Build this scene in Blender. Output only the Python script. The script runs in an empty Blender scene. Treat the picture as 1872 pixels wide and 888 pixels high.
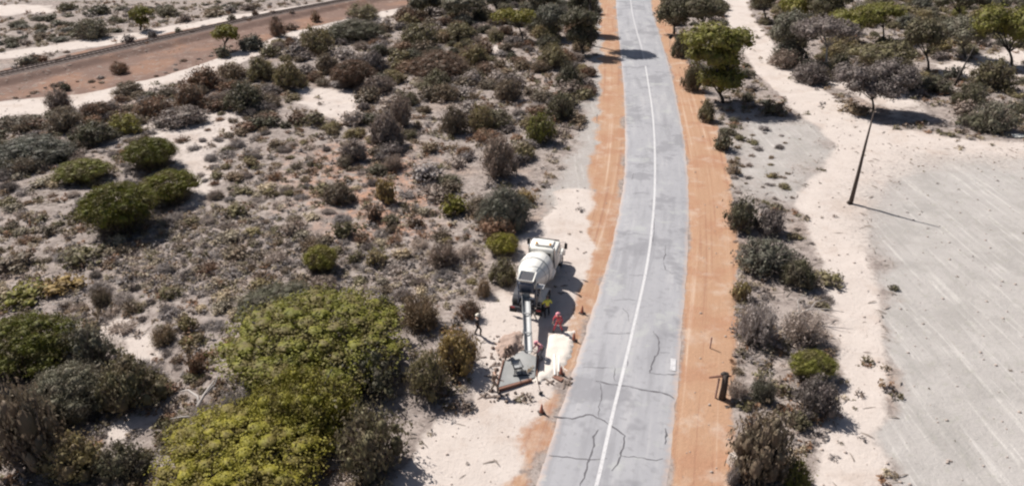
import bpy, bmesh, math, random
import numpy as np
from mathutils import Vector, Matrix, Euler
R = random.Random(7)
NR = np.random.RandomState(11)
sc = bpy.context.scene
COL = sc.collection
rad = math.radians

# ---------------------------------------------------------------- camera, sky, sun, exposure
H = 30.0; PITCH = rad(28.6); F = 1296.0; CX = 936.0; CY = 444.0
cd = bpy.data.cameras.new('camera'); cam = bpy.data.objects.new('camera', cd); COL.objects.link(cam)
cam.location = (0, 0, H); cam.rotation_euler = (math.pi/2 - PITCH, 0, 0)
cd.sensor_width = 36; cd.lens = F/1872*36; cd.clip_start = 0.5; cd.clip_end = 6000
sc.camera = cam
SUN_EL = rad(50); SH = Vector((0.76, -0.65, 0)).normalized()      # SH: the way shadows fall
w = bpy.data.worlds.new('World'); sc.world = w; w.use_nodes = True
nt = w.node_tree; bg = nt.nodes['Background']; sky = nt.nodes.new('ShaderNodeTexSky')
sky.sky_type = 'NISHITA'; sky.sun_disc = False; sky.sun_elevation = SUN_EL
sky.sun_rotation = math.atan2(-SH.x, -SH.y); sky.dust_density = 2.0
nt.links.new(sky.outputs[0], bg.inputs[0]); bg.inputs[1].default_value = 0.05
sl = bpy.data.lights.new('sun', 'SUN'); sl.energy = 4.9; sl.angle = rad(0.6); sl.color = (1.0, 0.955, 0.895)
so = bpy.data.objects.new('sun', sl); COL.objects.link(so); so.location = (-40, 60, 80)
d = Vector((SH.x*math.cos(SUN_EL), SH.y*math.cos(SUN_EL), -math.sin(SUN_EL)))
so.rotation_euler = d.to_track_quat('-Z', 'Y').to_euler()
sc.view_settings.view_transform = 'Standard'; sc.view_settings.look = 'None'
sc.view_settings.exposure = 0.52; sc.view_settings.gamma = 1.0
sc.cycles.pixel_filter_type = 'BLACKMAN_HARRIS'; sc.cycles.filter_width = 2.3

# ---------------------------------------------------------------- measuring: photo point -> ground point
def G(px, py, z=0.0):
    a = PITCH + math.atan((py-CY)/F)
    D = (H-z)/math.tan(a)
    zc = D*math.cos(PITCH) + (H-z)*math.sin(PITCH)
    return ((px-CX)*zc/F, D)
def ppm(py):
    x, y = G(CX+100, py); return 100.0/x
def poly(pts): return np.array([G(*p) for p in pts])

# ---------------------------------------------------------------- helpers
def prop(o, label=None, cat=None, group=None, kind=None):
    if label: o['label'] = label
    if cat: o['category'] = cat
    if group: o['group'] = group
    if kind: o['kind'] = kind
    return o
def empty(name, loc, label, cat, rz=0, group=None):
    o = bpy.data.objects.new(name, None); COL.objects.link(o); o.empty_display_size = 0.3
    o.location = loc; o.rotation_euler = (0, 0, rz); return prop(o, label, cat, group)
def link(name, me, parent=None, loc=None):
    o = bpy.data.objects.new(name, me); COL.objects.link(o)
    if parent: o.parent = parent
    if loc is not None: o.location = loc
    return o
def mesh_np(name, V, faces, mats, midx=None, smooth=False):
    """faces: (N,k) array of one k, or list of such arrays"""
    me = bpy.data.meshes.new(name)
    if not isinstance(faces, list): faces = [faces]
    faces = [f for f in faces if len(f)]
    nl = sum(f.size for f in faces); npoly = sum(len(f) for f in faces)
    me.vertices.add(len(V)); me.vertices.foreach_set('co', np.asarray(V, np.float32).ravel())
    me.loops.add(nl); me.loops.foreach_set('vertex_index', np.concatenate([f.ravel() for f in faces]).astype(np.int32))
    tot = np.concatenate([np.full(len(f), f.shape[1]) for f in faces]).astype(np.int32)
    st = np.concatenate([[0], np.cumsum(tot)[:-1]]).astype(np.int32)
    me.polygons.add(npoly); me.polygons.foreach_set('loop_start', st); me.polygons.foreach_set('loop_total', tot)
    for m in (mats if isinstance(mats, (list, tuple)) else [mats]): me.materials.append(m)
    if midx is not None: me.polygons.foreach_set('material_index', np.asarray(midx, np.int32))
    me.update(calc_edges=True)
    if smooth: me.polygons.foreach_set('use_smooth', np.ones(npoly, bool))
    return me
class MB:
    def __init__(s): s.v = []; s.f = []
    def add(s, vs, fs, M=None):
        n = len(s.v)
        for p in vs:
            p = Vector(p); s.v.append(tuple(M @ p if M else p))
        s.f += [tuple(i+n for i in f) for f in fs]; return s
    def box(s, c, sz, rot=None):
        x, y, z = sz[0]/2, sz[1]/2, sz[2]/2
        vs = [(sx*x, sy*y, sz_*z) for sx in (-1, 1) for sy in (-1, 1) for sz_ in (-1, 1)]
        fs = [(0,1,3,2),(4,6,7,5),(0,4,5,1),(2,3,7,6),(0,2,6,4),(1,5,7,3)]
        M = Matrix.Translation(c) @ (rot.to_matrix().to_4x4() if rot else Matrix())
        return s.add(vs, fs, M)
    def tube(s, pts, radii, n=7, cap=True):
        pts = [Vector(p) for p in pts]
        if not isinstance(radii, (list, tuple)): radii = [radii]*len(pts)
        b = len(s.v)
        for i, p in enumerate(pts):
            t = (pts[min(i+1, len(pts)-1)] - pts[max(i-1, 0)]).normalized()
            u = t.orthogonal().normalized() if i == 0 else (u - t*u.dot(t)).normalized()
            v = t.cross(u)
            for k in range(n):
                a = 2*math.pi*k/n
                s.v.append(tuple(p + (u*math.cos(a)+v*math.sin(a))*radii[i]))
        for i in range(len(pts)-1):
            for k in range(n):
                k2 = (k+1) % n
                s.f.append((b+i*n+k, b+i*n+k2, b+(i+1)*n+k2, b+(i+1)*n+k))
        if cap:
            s.f.append(tuple(b+k for k in range(n))[::-1]); s.f.append(tuple(b+(len(pts)-1)*n+k for k in range(n)))
        return s
    def lathe(s, prof, n=24, M=None, closed=False):
        b = len(s.v); M = M or Matrix()
        for r, z in prof:
            for k in range(n):
                a = 2*math.pi*k/n; s.v.append(tuple(M @ Vector((r*math.cos(a), r*math.sin(a), z))))
        m = len(prof)
        for i in range(m-1 if not closed else m):
            j = (i+1) % m
            for k in range(n):
                k2 = (k+1) % n; s.f.append((b+i*n+k, b+i*n+k2, b+j*n+k2, b+j*n+k))
        if not closed:
            s.f.append(tuple(b+k for k in range(n))[::-1]); s.f.append(tuple(b+(m-1)*n+k for k in range(n)))
        return s
    def prism(s, prof, x0, x1):      # profile in (y,z) pushed along x
        n = len(prof)
        vs = [(x0, y, z) for y, z in prof]+[(x1, y, z) for y, z in prof]
        fs = [tuple(range(n))[::-1], tuple(range(n, 2*n))]+[(i, (i+1) % n, n+(i+1) % n, n+i) for i in range(n)]
        return s.add(vs, fs)
    def build(s, name, mat, parent=None, bevel=0, smooth=False, loc=None):
        me = bpy.data.meshes.new(name); me.from_pydata(s.v, [], s.f)
        bm = bmesh.new(); bm.from_mesh(me); bmesh.ops.recalc_face_normals(bm, faces=bm.faces); bm.to_mesh(me); bm.free()
        me.materials.append(mat)
        if smooth: me.polygons.foreach_set('use_smooth', [True]*len(me.polygons))
        o = link(name, me, parent, loc)
        if bevel:
            m = o.modifiers.new('bevel', 'BEVEL'); m.width = bevel; m.segments = 2; m.limit_method = 'ANGLE'; m.angle_limit = rad(35)
        return o

# value noise in numpy
def _h(ix, iy, seed):
    n = (ix*374761393 + iy*668265263 + seed*974711) & 0x7fffffff
    n = ((n ^ (n >> 13))*1274126177) & 0x7fffffff
    return ((n ^ (n >> 16)) & 0xffff)/65535.0
def vnoise(x, y, seed=0):
    ix = np.floor(x).astype(np.int64); iy = np.floor(y).astype(np.int64); fx = x-ix; fy = y-iy
    fx = fx*fx*(3-2*fx); fy = fy*fy*(3-2*fy)
    a = _h(ix, iy, seed); b = _h(ix+1, iy, seed); c = _h(ix, iy+1, seed); e = _h(ix+1, iy+1, seed)
    return (a*(1-fx)+b*fx)*(1-fy)+(c*(1-fx)+e*fx)*fy
def fbm(x, y, seed=0, o=4):
    t = 0; a = .5; n = 0
    for i in range(o):
        t = t + a*vnoise(x*2**i, y*2**i, seed+i*17); n += a; a *= .5
    return t/n

# ---------------------------------------------------------------- materials
def nm(name):
    m = bpy.data.materials.new(name); m.use_nodes = True
    t = m.node_tree; b = t.nodes['Principled BSDF']; return m, t, b
def N(t, ty, **k):
    n = t.nodes.new(ty)
    for a, v in k.items():
        if a in n.inputs.keys() if isinstance(a, str) else False: n.inputs[a].default_value = v
        else: setattr(n, a, v)
    return n
def noise(t, scale, detail=4, rough=.55, vec=None, lac=2.0):
    n = t.nodes.new('ShaderNodeTexNoise'); n.inputs['Scale'].default_value = scale
    n.inputs['Detail'].default_value = detail; n.inputs['Roughness'].default_value = rough
    if vec is not None: t.links.new(vec, n.inputs['Vector'])
    return n.outputs['Fac']
def mix(t, a, b, fac, mode='MIX'):
    n = t.nodes.new('ShaderNodeMix'); n.data_type = 'RGBA'; n.blend_type = mode; n.clamp_result = False
    for s, v in ((n.inputs[0], fac), (n.inputs[6], a), (n.inputs[7], b)):
        if hasattr(v, 'links'): t.links.new(v, s)
        elif isinstance(v, tuple): s.default_value = (*v, 1)
        else: s.default_value = v
    return n.outputs[2]
def mp(t, v, a, b, c=0.0, e=1.0, smooth=True):
    n = t.nodes.new('ShaderNodeMapRange'); n.clamp = True
    if smooth: n.interpolation_type = 'SMOOTHSTEP'
    t.links.new(v, n.inputs[0])
    for i, x in zip((1, 2, 3, 4), (a, b, c, e)): n.inputs[i].default_value = x
    return n.outputs[0]
def mth(t, op, a, b=None):
    n = t.nodes.new('ShaderNodeMath'); n.operation = op
    for i, v in enumerate((a, b)):
        if v is None: continue
        if hasattr(v, 'links'): t.links.new(v, n.inputs[i])
        else: n.inputs[i].default_value = v
    return n.outputs[0]
def pos(t): return t.nodes.new('ShaderNodeNewGeometry').outputs['Position']
def attr(t, name):
    n = t.nodes.new('ShaderNodeAttribute'); n.attribute_name = name; return n
def bump(t, b, h, s=.5, dist=.05):
    n = t.nodes.new('ShaderNodeBump'); n.inputs['Strength'].default_value = s; n.inputs['Distance'].default_value = dist
    t.links.new(h, n.inputs['Height']); t.links.new(n.outputs[0], b.inputs['Normal'])
def mat(name, c, rough=.6, metal=0.0, var=.15, scale=6, dirt=None):
    m, t, b = nm(name)
    f = noise(t, scale, 5)
    c2 = tuple(x*(1-var) for x in c); c1 = tuple(min(1, x*(1+var*.6)) for x in c)
    col = mix(t, c2, c1, f)
    if dirt:
        g = mp(t, noise(t, 2.2, 5), .5, .72); col = mix(t, col, dirt, mth(t, 'MULTIPLY', g, .55))
    t.links.new(col, b.inputs['Base Color']); b.inputs['Roughness'].default_value = rough; b.inputs['Metallic'].default_value = metal
    return m
def leaf_mat(name, ca, cb, cc=None, trans=.26):
    m, t, b = nm(name)
    g = t.nodes.new('ShaderNodeNewGeometry'); oi = t.nodes.new('ShaderNodeObjectInfo')
    col = mix(t, ca, cb, g.outputs['Random Per Island'])
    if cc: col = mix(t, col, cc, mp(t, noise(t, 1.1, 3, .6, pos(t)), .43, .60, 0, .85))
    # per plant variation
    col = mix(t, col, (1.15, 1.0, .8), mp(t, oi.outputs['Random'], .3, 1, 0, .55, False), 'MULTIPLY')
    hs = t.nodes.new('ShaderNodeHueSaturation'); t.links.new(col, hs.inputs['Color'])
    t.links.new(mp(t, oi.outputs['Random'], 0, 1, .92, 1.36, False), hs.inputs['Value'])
    t.links.new(hs.outputs[0], b.inputs['Base Color']); b.inputs['Roughness'].default_value = .65
    b.inputs['Specular IOR Level'].default_value = .25
    tr = t.nodes.new('ShaderNodeBsdfTranslucent'); t.links.new(hs.outputs[0], tr.inputs[0])
    ms = t.nodes.new('ShaderNodeMixShader'); ms.inputs[0].default_value = trans
    out = t.nodes['Material Output']; t.links.new(b.outputs[0], ms.inputs[1]); t.links.new(tr.outputs[0], ms.inputs[2]); t.links.new(ms.outputs[0], out.inputs[0])
    return m
LM = {
 'bright': leaf_mat('leaf_bright_olive', (.17,.16,.022), (.27,.24,.035), (.15,.12,.04)),
 'green':  leaf_mat('leaf_olive_green', (.125,.13,.03), (.20,.192,.042), (.135,.115,.05)),
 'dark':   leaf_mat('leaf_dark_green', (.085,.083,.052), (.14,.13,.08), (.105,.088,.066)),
 'teal':   leaf_mat('leaf_grey_green', (.105,.107,.082), (.175,.17,.13), (.13,.115,.095)),
 'olive':  leaf_mat('leaf_olive', (.145,.128,.065), (.22,.19,.10), (.145,.115,.08)),
 'brown':  leaf_mat('leaf_brown', (.145,.108,.076), (.22,.17,.125), (.15,.125,.088)),
 'rust':   leaf_mat('leaf_red_brown', (.155,.092,.06), (.235,.145,.10), (.14,.108,.078)),
 'ochre':  leaf_mat('leaf_ochre', (.21,.155,.065), (.29,.215,.085), (.16,.115,.06)),
 'plum':   leaf_mat('leaf_dusky_purple', (.155,.125,.115), (.235,.195,.18), (.16,.138,.122)),
 'grey':   leaf_mat('leaf_ash_grey', (.27,.235,.22), (.39,.345,.325), (.23,.20,.19)),
 'moss':   leaf_mat('leaf_moss_green', (.105,.112,.02), (.165,.165,.03), (.12,.098,.045)),
 'straw':  leaf_mat('leaf_straw', (.32,.275,.205), (.43,.375,.28), (.25,.21,.16)),
 'inner':  leaf_mat('inner_twigs', (.085,.068,.058), (.15,.125,.108), None, 0.05),
 'skirt':  leaf_mat('bare_twigs_grey', (.12,.098,.09), (.20,.168,.155), None, 0.05),
}
BARK = mat('bark_grey', (.13,.11,.095), .9, var=.5, scale=9)
BARKD = mat('bark_dark', (.055,.045,.04), .9, var=.4, scale=9)
BARKW = mat('bark_bleached', (.42,.38,.35), .85, var=.3, scale=7)
TIMBER = mat('timber_dark', (.075,.055,.045), .85, var=.5, scale=10)
TIMBERR = mat('timber_red_brown', (.20,.095,.065), .8, var=.4, scale=10)

# ---------------------------------------------------------------- setting: shapes measured on the ground
EDGE = [(-60,1120,1186),(-20,1123,1190),(20,1125,1194),(60,1129,1206),(100,1133,1218),(140,1137,1229),(190,1141,1239),(250,1143,1250),(320,1141,1257),(380,1133,1259),(440,1120,1258),(520,1098,1253),(580,1079,1248),(640,1060,1243),(720,1034,1237),(790,1012,1230),(878,984,1222),(980,952,1212)]
EL = [G(l, y) for y, l, r in EDGE]; ER = [G(r, y) for y, l, r in EDGE]
def extend(P, d0, d1):
    P = [np.array(p) for p in P]
    a = P[0]+(P[0]-P[1])/np.linalg.norm(P[0]-P[1])*d0; b = P[-1]+(P[-1]-P[-2])/np.linalg.norm(P[-1]-P[-2])*d1
    return [a]+P+[b]
EL = extend(EL, 500, 60); ER = extend(ER, 500, 60)
def catmull(P, sub, ends=1):
    P = [np.array(p, float) for p in P]; out = []
    for i in range(len(P)-1):
        p0 = P[max(i-1, 0)]; p1 = P[i]; p2 = P[i+1]; p3 = P[min(i+2, len(P)-1)]
        n = sub
        for k in range(n):
            t = k/n
            if i < ends or i > len(P)-2-ends: out.append(p1*(1-t)+p2*t)
            else: out.append(.5*((2*p1)+(-p0+p2)*t+(2*p0-5*p1+4*p2-p3)*t*t+(-p0+3*p1-3*p2+p3)*t**3))
    out.append(P[-1]); return np.array(out)
CLs, CRs = catmull(EL, 24, 2), catmull(ER, 24, 2)
CEN = (CLs+CRs)/2; CENC = CEN[::6]
def sd_line(P, L):
    """distance, signed side, arclength to polyline"""
    best = np.full(len(P), 1e9); side = np.zeros(len(P)); arc = np.zeros(len(P)); acc = 0
    for a, b in zip(L[:-1], L[1:]):
        ab = b-a; l = np.linalg.norm(ab)
        if l < 1e-6: continue
        t = np.clip(((P-a)@ab)/(l*l), 0, 1); q = a+t[:, None]*ab; dd = np.linalg.norm(P-q, axis=1)
        m = dd < best; best[m] = dd[m]
        cr = (ab[0]*(P[:, 1]-a[1])-ab[1]*(P[:, 0]-a[0])); side[m] = np.sign(cr)[m]; arc[m] = (acc+t*l)[m]; acc += l
    return best, side, arc
def sd_poly(P, Q):
    best = np.full(len(P), 1e9); ins = np.zeros(len(P), bool); n = len(Q)
    for i in range(n):
        a, b = Q[i], Q[(i+1) % n]; ab = b-a
        t = np.clip(((P-a)@ab)/max(ab@ab, 1e-9), 0, 1); best = np.minimum(best, np.linalg.norm(P-(a+t[:, None]*ab), axis=1))
        c = ((a[1] > P[:, 1]) != (b[1] > P[:, 1])) & (P[:, 0] < (b[0]-a[0])*(P[:, 1]-a[1])/(b[1]-a[1]+1e-12)+a[0])
        ins ^= c
    return np.where(ins, best, -best)
roadL = [(l, y) for y, l, r in EDGE]; roadR = [(r, y) for y, l, r in EDGE]
Z = {
 'sandL': [(690,980),(728,880),(780,800),(850,745),(862,690),(880,650),(866,600),(878,545),(925,520),(948,440),(1000,395),(1030,350),(1140,340)]+[p for p in roadL if p[1] > 340],
 'orL': [(870,980),(922,870),(976,770),(1028,650),(1054,560),(1084,470),(1078,400),(1080,330),(1090,250),(1096,170),(1100,100),(1098,20),(1100,-60)]+roadL,
 'orR': [(1202,-60),(1214,20),(1235,60),(1262,120),(1300,200),(1330,300),(1345,400),(1352,500),(1345,640),(1338,760),(1345,870),(1350,980)]+roadR[::-1],
 'track': [(1322,-60),(1322,15),(1335,60),(1380,130),(1440,190),(1500,235),(1530,270),(1480,330),(1450,380),(1480,430),(1500,500),(1530,560),(1530,640),(1540,720),(1500,800),(1490,870),(1480,980),(1640,980),(1635,870),(1632,720),(1622,600),(1600,480),(1600,400),(1640,340),(1700,320),(1872,330),(2300,345),(2300,250),(1872,262),(1740,250),(1640,235),(1560,205),(1490,150),(1420,90),(1380,40),(1368,15),(1362,-60)],
 'field': [(1612,400),(1650,325),(1710,300),(1872,300),(2600,310),(3000,980),(1640,980),(1632,720),(1622,600)],
 'litter': [(990,400),(1005,340),(1035,300),(1052,250),(1066,200),(1074,150),(1082,100),(1086,20),(1088,-60),(1125,-60),(1125,20),(1140,200),(1141,330),(1040,400)],
 'redp': [(560,270),(680,250),(780,300),(800,400),(740,440),(600,420),(540,330)],
 'stony': [(1330,210),(1500,225),(1540,280),(1480,340),(1420,380),(1350,350)],
 'rail': [(-400,290),(-200,232),(0,186),(150,172),(300,140),(430,96),(520,62),(620,38),(760,8),(960,-40),(900,-55),(600,6),(470,28),(240,74),(0,128),(-200,178),(-400,225)],
 'sandT': [(-400,300),(-200,250),(0,224),(150,197),(210,182),(300,158),(440,116),(520,80),(600,54),(760,20),(760,8),(620,38),(520,62),(430,92),(300,138),(150,168),(0,186),(-200,232),(-400,290)],
 'sandU': [(-300,150),(0,97),(120,79),(240,61),(400,33),(560,9),(700,-15),(760,-20),(600,16),(400,47),(240,79),(120,92),(0,109),(-300,165)],
 'p1': [(-100,8),(70,8),(150,19),(60,26),(0,30),(-100,36)],
 'p2': [(520,165),(590,155),(700,165),(690,190),(640,220),(665,245),(610,238),(560,200)],
 'p3': [(175,795),(230,742),(330,735),(345,760),(290,790),(200,818)],
 'p4': [(655,20),(700,20),(722,45),(690,50)],
 'p5': [(850,72),(905,85),(912,110),(885,112)],
 'p6': [(1700,115),(1760,110),(1840,85),(1900,92),(1890,130),(1790,150),(1720,148)],
 'p7': [(190,262),(230,232),(300,205),(420,190),(470,215),(420,270),(430,330),(360,380),(300,395),(330,330),(290,270)],
 'p8': [(1395,60),(1460,40),(1475,60),(1420,85)],
 'p9': [(1560,120),(1620,130),(1700,190),(1640,215),(1560,185),(1500,150)],
 'p10': [(70,560),(150,555),(260,600),(330,640),(300,680),(200,640),(120,600)],
 'p11': [(590,30),(600,12),(660,8),(680,20)],
 'p12': [(820,560),(890,520),(900,600),(850,640)],
}
Z = {k: poly(v) for k, v in Z.items()}
RAILP = poly([(-400,244),(-200,190),(0,149),(240,94),(470,41),(600,15),(760,-16),(900,-43)])
def sstep(x, a, b): t = np.clip((x-a)/(b-a), 0, 1); return t*t*(3-2*t)
def masks(P):
    n1 = (fbm(P[:, 0]*.35, P[:, 1]*.35, 3)-.5)
    s = {k: sd_poly(P, v) for k, v in Z.items()}
    m = {}; ff = sstep(P[:, 1], 46, 66)
    jag = n1*3.2; fsoft = sstep(s['field']+jag*1.2, -15*ff-1.2, 9*ff+1.2)
    m['sand'] = np.maximum.reduce([sstep(s['sandL']+jag*.9, -.8, .8), sstep(s['track']+jag*.6, -1, 1), sstep(s['sandT']+jag*.5, -.5, .6), sstep(s['sandU']+jag*.5, -.5, .6)]
        + [sstep(s[k]+jag*2.2, -1.2, 2.2)*(.62 if k == 'p7' else .72) for k in ('p1','p2','p3','p4','p5','p6','p7','p9','p10','p11','p12')])
    m['sand'] = m['sand']*(1-.9*fsoft)
    m['red'] = sstep(s['redp']+jag*2.5, -3, 3)
    m['orange'] = np.maximum(sstep(s['orL']+jag*.8, -1.1, .9), sstep(s['orR']+jag*.35, -.5, .5))
    m['field'] = np.maximum.reduce([fsoft, .7*sstep(s['stony']+jag*2, -5, 4), .65*sstep(s['litter']+jag, -1.5, 1.5)])
    m['rail'] = sstep(s['rail']+jag*.4, -.6, .6)
    dr, side, arc = sd_line(P, CENC)
    m['lat'] = dr*side; m['lon'] = arc; m['dr'] = dr
    rd, rs, ra = sd_line(P, RAILP); m['rd'] = rd
    m['open'] = np.maximum.reduce([m['sand']*(s['p7'] < 0)*1., m['orange'], m['rail'], (s['field'] > -.3)*1., (dr < 4.2)*1.])
    return m
def zbase(P, m):
    P = np.asarray(P)
    scr = 1-np.clip(m['sand']*.8+m['orange']+m['field']+m['rail'], 0, 1)
    z = (fbm(P[:, 0]*.16, P[:, 1]*.16, 9)-.5)*.5*scr + (fbm(P[:, 0]*.7, P[:, 1]*.7, 21, 3)-.5)*(.10+.22*scr)
    k = sstep(m['dr'], 3.3, 7.5); z = z*k
    z += -0.05*(1-sstep(m['dr'], 3.0, 4.3))
    z += 0.85*(1-sstep(m['rd'], 1.7, 4.2))*(m['rd'] < 6)
    return z
def zat(x, y):
    P = np.array([[x, y]]); return float(zbase(P, masks(P))[0])

# ---- the ground sheet
def axis(lo, hi, st, far, g=1.35):
    a = list(np.arange(lo, hi+st/2, st)); s = st; x = hi
    while x < far: s *= g; x += s; a.append(x)
    s = st; x = lo; b = []
    while x > -far: s *= g; x -= s; b.append(x)
    return np.array(b[::-1]+a)
gx = axis(-130, 125, .45, 2600); gy = axis(18, 196, .42, 2600)
XX, YY = np.meshgrid(gx, gy); P = np.stack([XX.ravel(), YY.ravel()], 1)
M_ = masks(P); ZZ = zbase(P, M_); ZZ[(np.abs(P[:, 0]) > 400) | (P[:, 1] > 500)] = -.2
nx, ny = len(gx), len(gy); idx = np.arange(nx*ny).reshape(ny, nx)
q = np.stack([idx[:-1, :-1], idx[:-1, 1:], idx[1:, 1:], idx[1:, :-1]], -1).reshape(-1, 4)

def ground_mat():
    m, t, b = nm('bush_ground')
    p = pos(t)
    nb = noise(t, .55, 6, .65, p); nf = noise(t, 3.2, 5, .7, p); nff = noise(t, 14, 3, .7, p); nl = noise(t, .09, 3, .5, p)
    # scrub soil
    soil = mix(t, (.24,.20,.18), (.40,.345,.315), nb)
    soil = mix(t, soil, (.36,.25,.185), mp(t, noise(t, .13, 3, .5, p), .55, .70, 0, .4)); soil = mix(t, soil, (.40,.235,.165), mth(t, 'MULTIPLY', attr(t, 'red').outputs['Fac'], mp(t, noise(t, .7, 4, .6, p), .38, .55)))
    soil = mix(t, soil, (.185,.152,.137), mp(t, noise(t, 1.1, 6, .75, p), .44, .56, 0, .75)); soil = mix(t, soil, (.13,.105,.092), mp(t, nf, .52, .66, 0, .7))          # litter
    soil = mix(t, soil, (.48,.42,.385), mp(t, nff, .60, .75, 0, .6))
    def w(name, amp=.55, lo=.38, hi=.62):
        a = attr(t, name).outputs['Fac']
        n = noise(t, 2.4, 5, .65, p)
        return mp(t, mth(t, 'ADD', a, mth(t, 'MULTIPLY', mth(t, 'SUBTRACT', n, .5), amp)), lo, hi)
    sx = t.nodes.new('ShaderNodeCombineXYZ'); la = attr(t, 'lat').outputs['Fac']; lo = attr(t, 'lon').outputs['Fac']
    t.links.new(mth(t, 'MULTIPLY', la, 1.6), sx.inputs[0]); t.links.new(mth(t, 'MULTIPLY', lo, .02), sx.inputs[1])
    rut = noise(t, 1.5, 5, .6, sx.outputs[0])
    sand = mix(t, (.43,.37,.335), (.55,.49,.45), nb); sand = mix(t, sand, (.40,.325,.28), mp(t, noise(t, .2, 5, .65, p), .50, .66, 0, .6))
    sand = mix(t, sand, (.34,.28,.25), mp(t, nf, .54, .72, 0, .6))
    field = mix(t, (.315,.292,.278), (.42,.392,.372), nb)
    # drill lines across the paddock
    mpn = t.nodes.new('ShaderNodeMapping'); t.links.new(p, mpn.inputs[0]); mpn.inputs['Rotation'].default_value = (0, 0, rad(38)); mpn.inputs['Scale'].default_value = (1.0, .06, 1)
    st = noise(t, 1.7, 5, .65, mpn.outputs[0])
    mp2 = t.nodes.new('ShaderNodeMapping'); t.links.new(p, mp2.inputs[0]); mp2.inputs['Rotation'].default_value = (0, 0, rad(14)); mp2.inputs['Scale'].default_value = (1.3, .05, 1)
    st2 = noise(t, 1.2, 5, .7, mp2.outputs[0]); field = mix(t, field, (.52,.49,.46), mp(t, st2, .53, .66, 0, .6)); field = mix(t, field, (.27,.25,.235), mp(t, nf, .56, .74, 0, .45))
    field = mix(t, field, (.29,.272,.255), mp(t, noise(t, .22, 5, .7, p), .46, .62, 0, .6)); field = mix(t, field, (.30,.29,.25), mp(t, noise(t, 1.3, 5, .7, p), .54, .66, 0, .5))
    field = mix(t, field, (.53,.50,.475), mp(t, st, .57, .68, 0, .45)); field = mix(t, field, (.27,.26,.24), mp(t, st, .45, .34, 0, .4))
    rail = mix(t, (.14,.09,.074), (.215,.145,.118), nb); rail = mix(t, rail, (.27,.155,.105), mp(t, nl, .52, .64, 0, .6)); rail = mix(t, rail, (.34,.27,.23), mp(t, noise(t, .5, 6, .75, p), .54, .66, 0, .6)); rail = mix(t, rail, (.10,.075,.065), mp(t, nf, .56, .74, 0, .5))
    orr = mix(t, (.325,.19,.118), (.415,.265,.175), rut); orr = mix(t, orr, (.50,.38,.30), mp(t, rut, .56, .70, 0, .6)); orr = mix(t, orr, (.33,.175,.11), mp(t, noise(t, .25, 4, .6, p), .48, .62, 0, .6)); orr = mix(t, orr, (.27,.14,.095), mp(t, rut, .44, .34, 0, .6))
    orr = mix(t, orr, (.47,.37,.30), mp(t, noise(t, .45, 6, .65, p), .50, .70, 0, .6)); orr = mix(t, orr, (.20,.12,.09), mp(t, nff, .56, .74, 0, .65))
    c = mix(t, soil, field, w('field', .7, .15, .85)); c = mix(t, c, sand, w('sand', .75, .28, .72)); c = mix(t, c, rail, w('rail')); c = mix(t, c, orr, w('orange', .8, .25, .75))
    t.links.new(c, b.inputs['Base Color']); b.inputs['Roughness'].default_value = .95; b.inputs['Specular IOR Level'].default_value = .1
    hh = mth(t, 'ADD', mth(t, 'MULTIPLY', nf, .7), mth(t, 'MULTIPLY', nff, .3)); bump(t, b, hh, .7, .16)
    return m
GM = ground_mat()
me = mesh_np('ground', np.stack([P[:, 0], P[:, 1], ZZ], 1), q, GM, smooth=True)
for k in ('sand', 'orange', 'field', 'rail', 'lat', 'lon', 'red'):
    a = me.attributes.new(k, 'FLOAT', 'POINT'); a.data.foreach_set('value', M_[k].astype(np.float32))
prop(link('ground', me), kind='structure')
def gz(x, y):            # height looked up on the sheet that was built
    i = min(max(bisect_left(gxl, x)-1, 0), nx-2); j = min(max(bisect_left(gyl, y)-1, 0), ny-2); u = (x-gx[i])/(gx[i+1]-gx[i]); v = (y-gy[j])/(gy[j+1]-gy[j]); u = min(max(u, 0), 1); v = min(max(v, 0), 1)
    return float((Zg[j, i]*(1-u)+Zg[j, i+1]*u)*(1-v)+(Zg[j+1, i]*(1-u)+Zg[j+1, i+1]*u)*v)
M2 = {k: v.reshape(ny, nx) for k, v in M_.items()}; Zg = ZZ.reshape(ny, nx)
from bisect import bisect_left
gxl, gyl = gx.tolist(), gy.tolist()
def mlook(name, x, y):
    return M2[name][min(bisect_left(gyl, y), ny-1), min(bisect_left(gxl, x), nx-1)]

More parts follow.
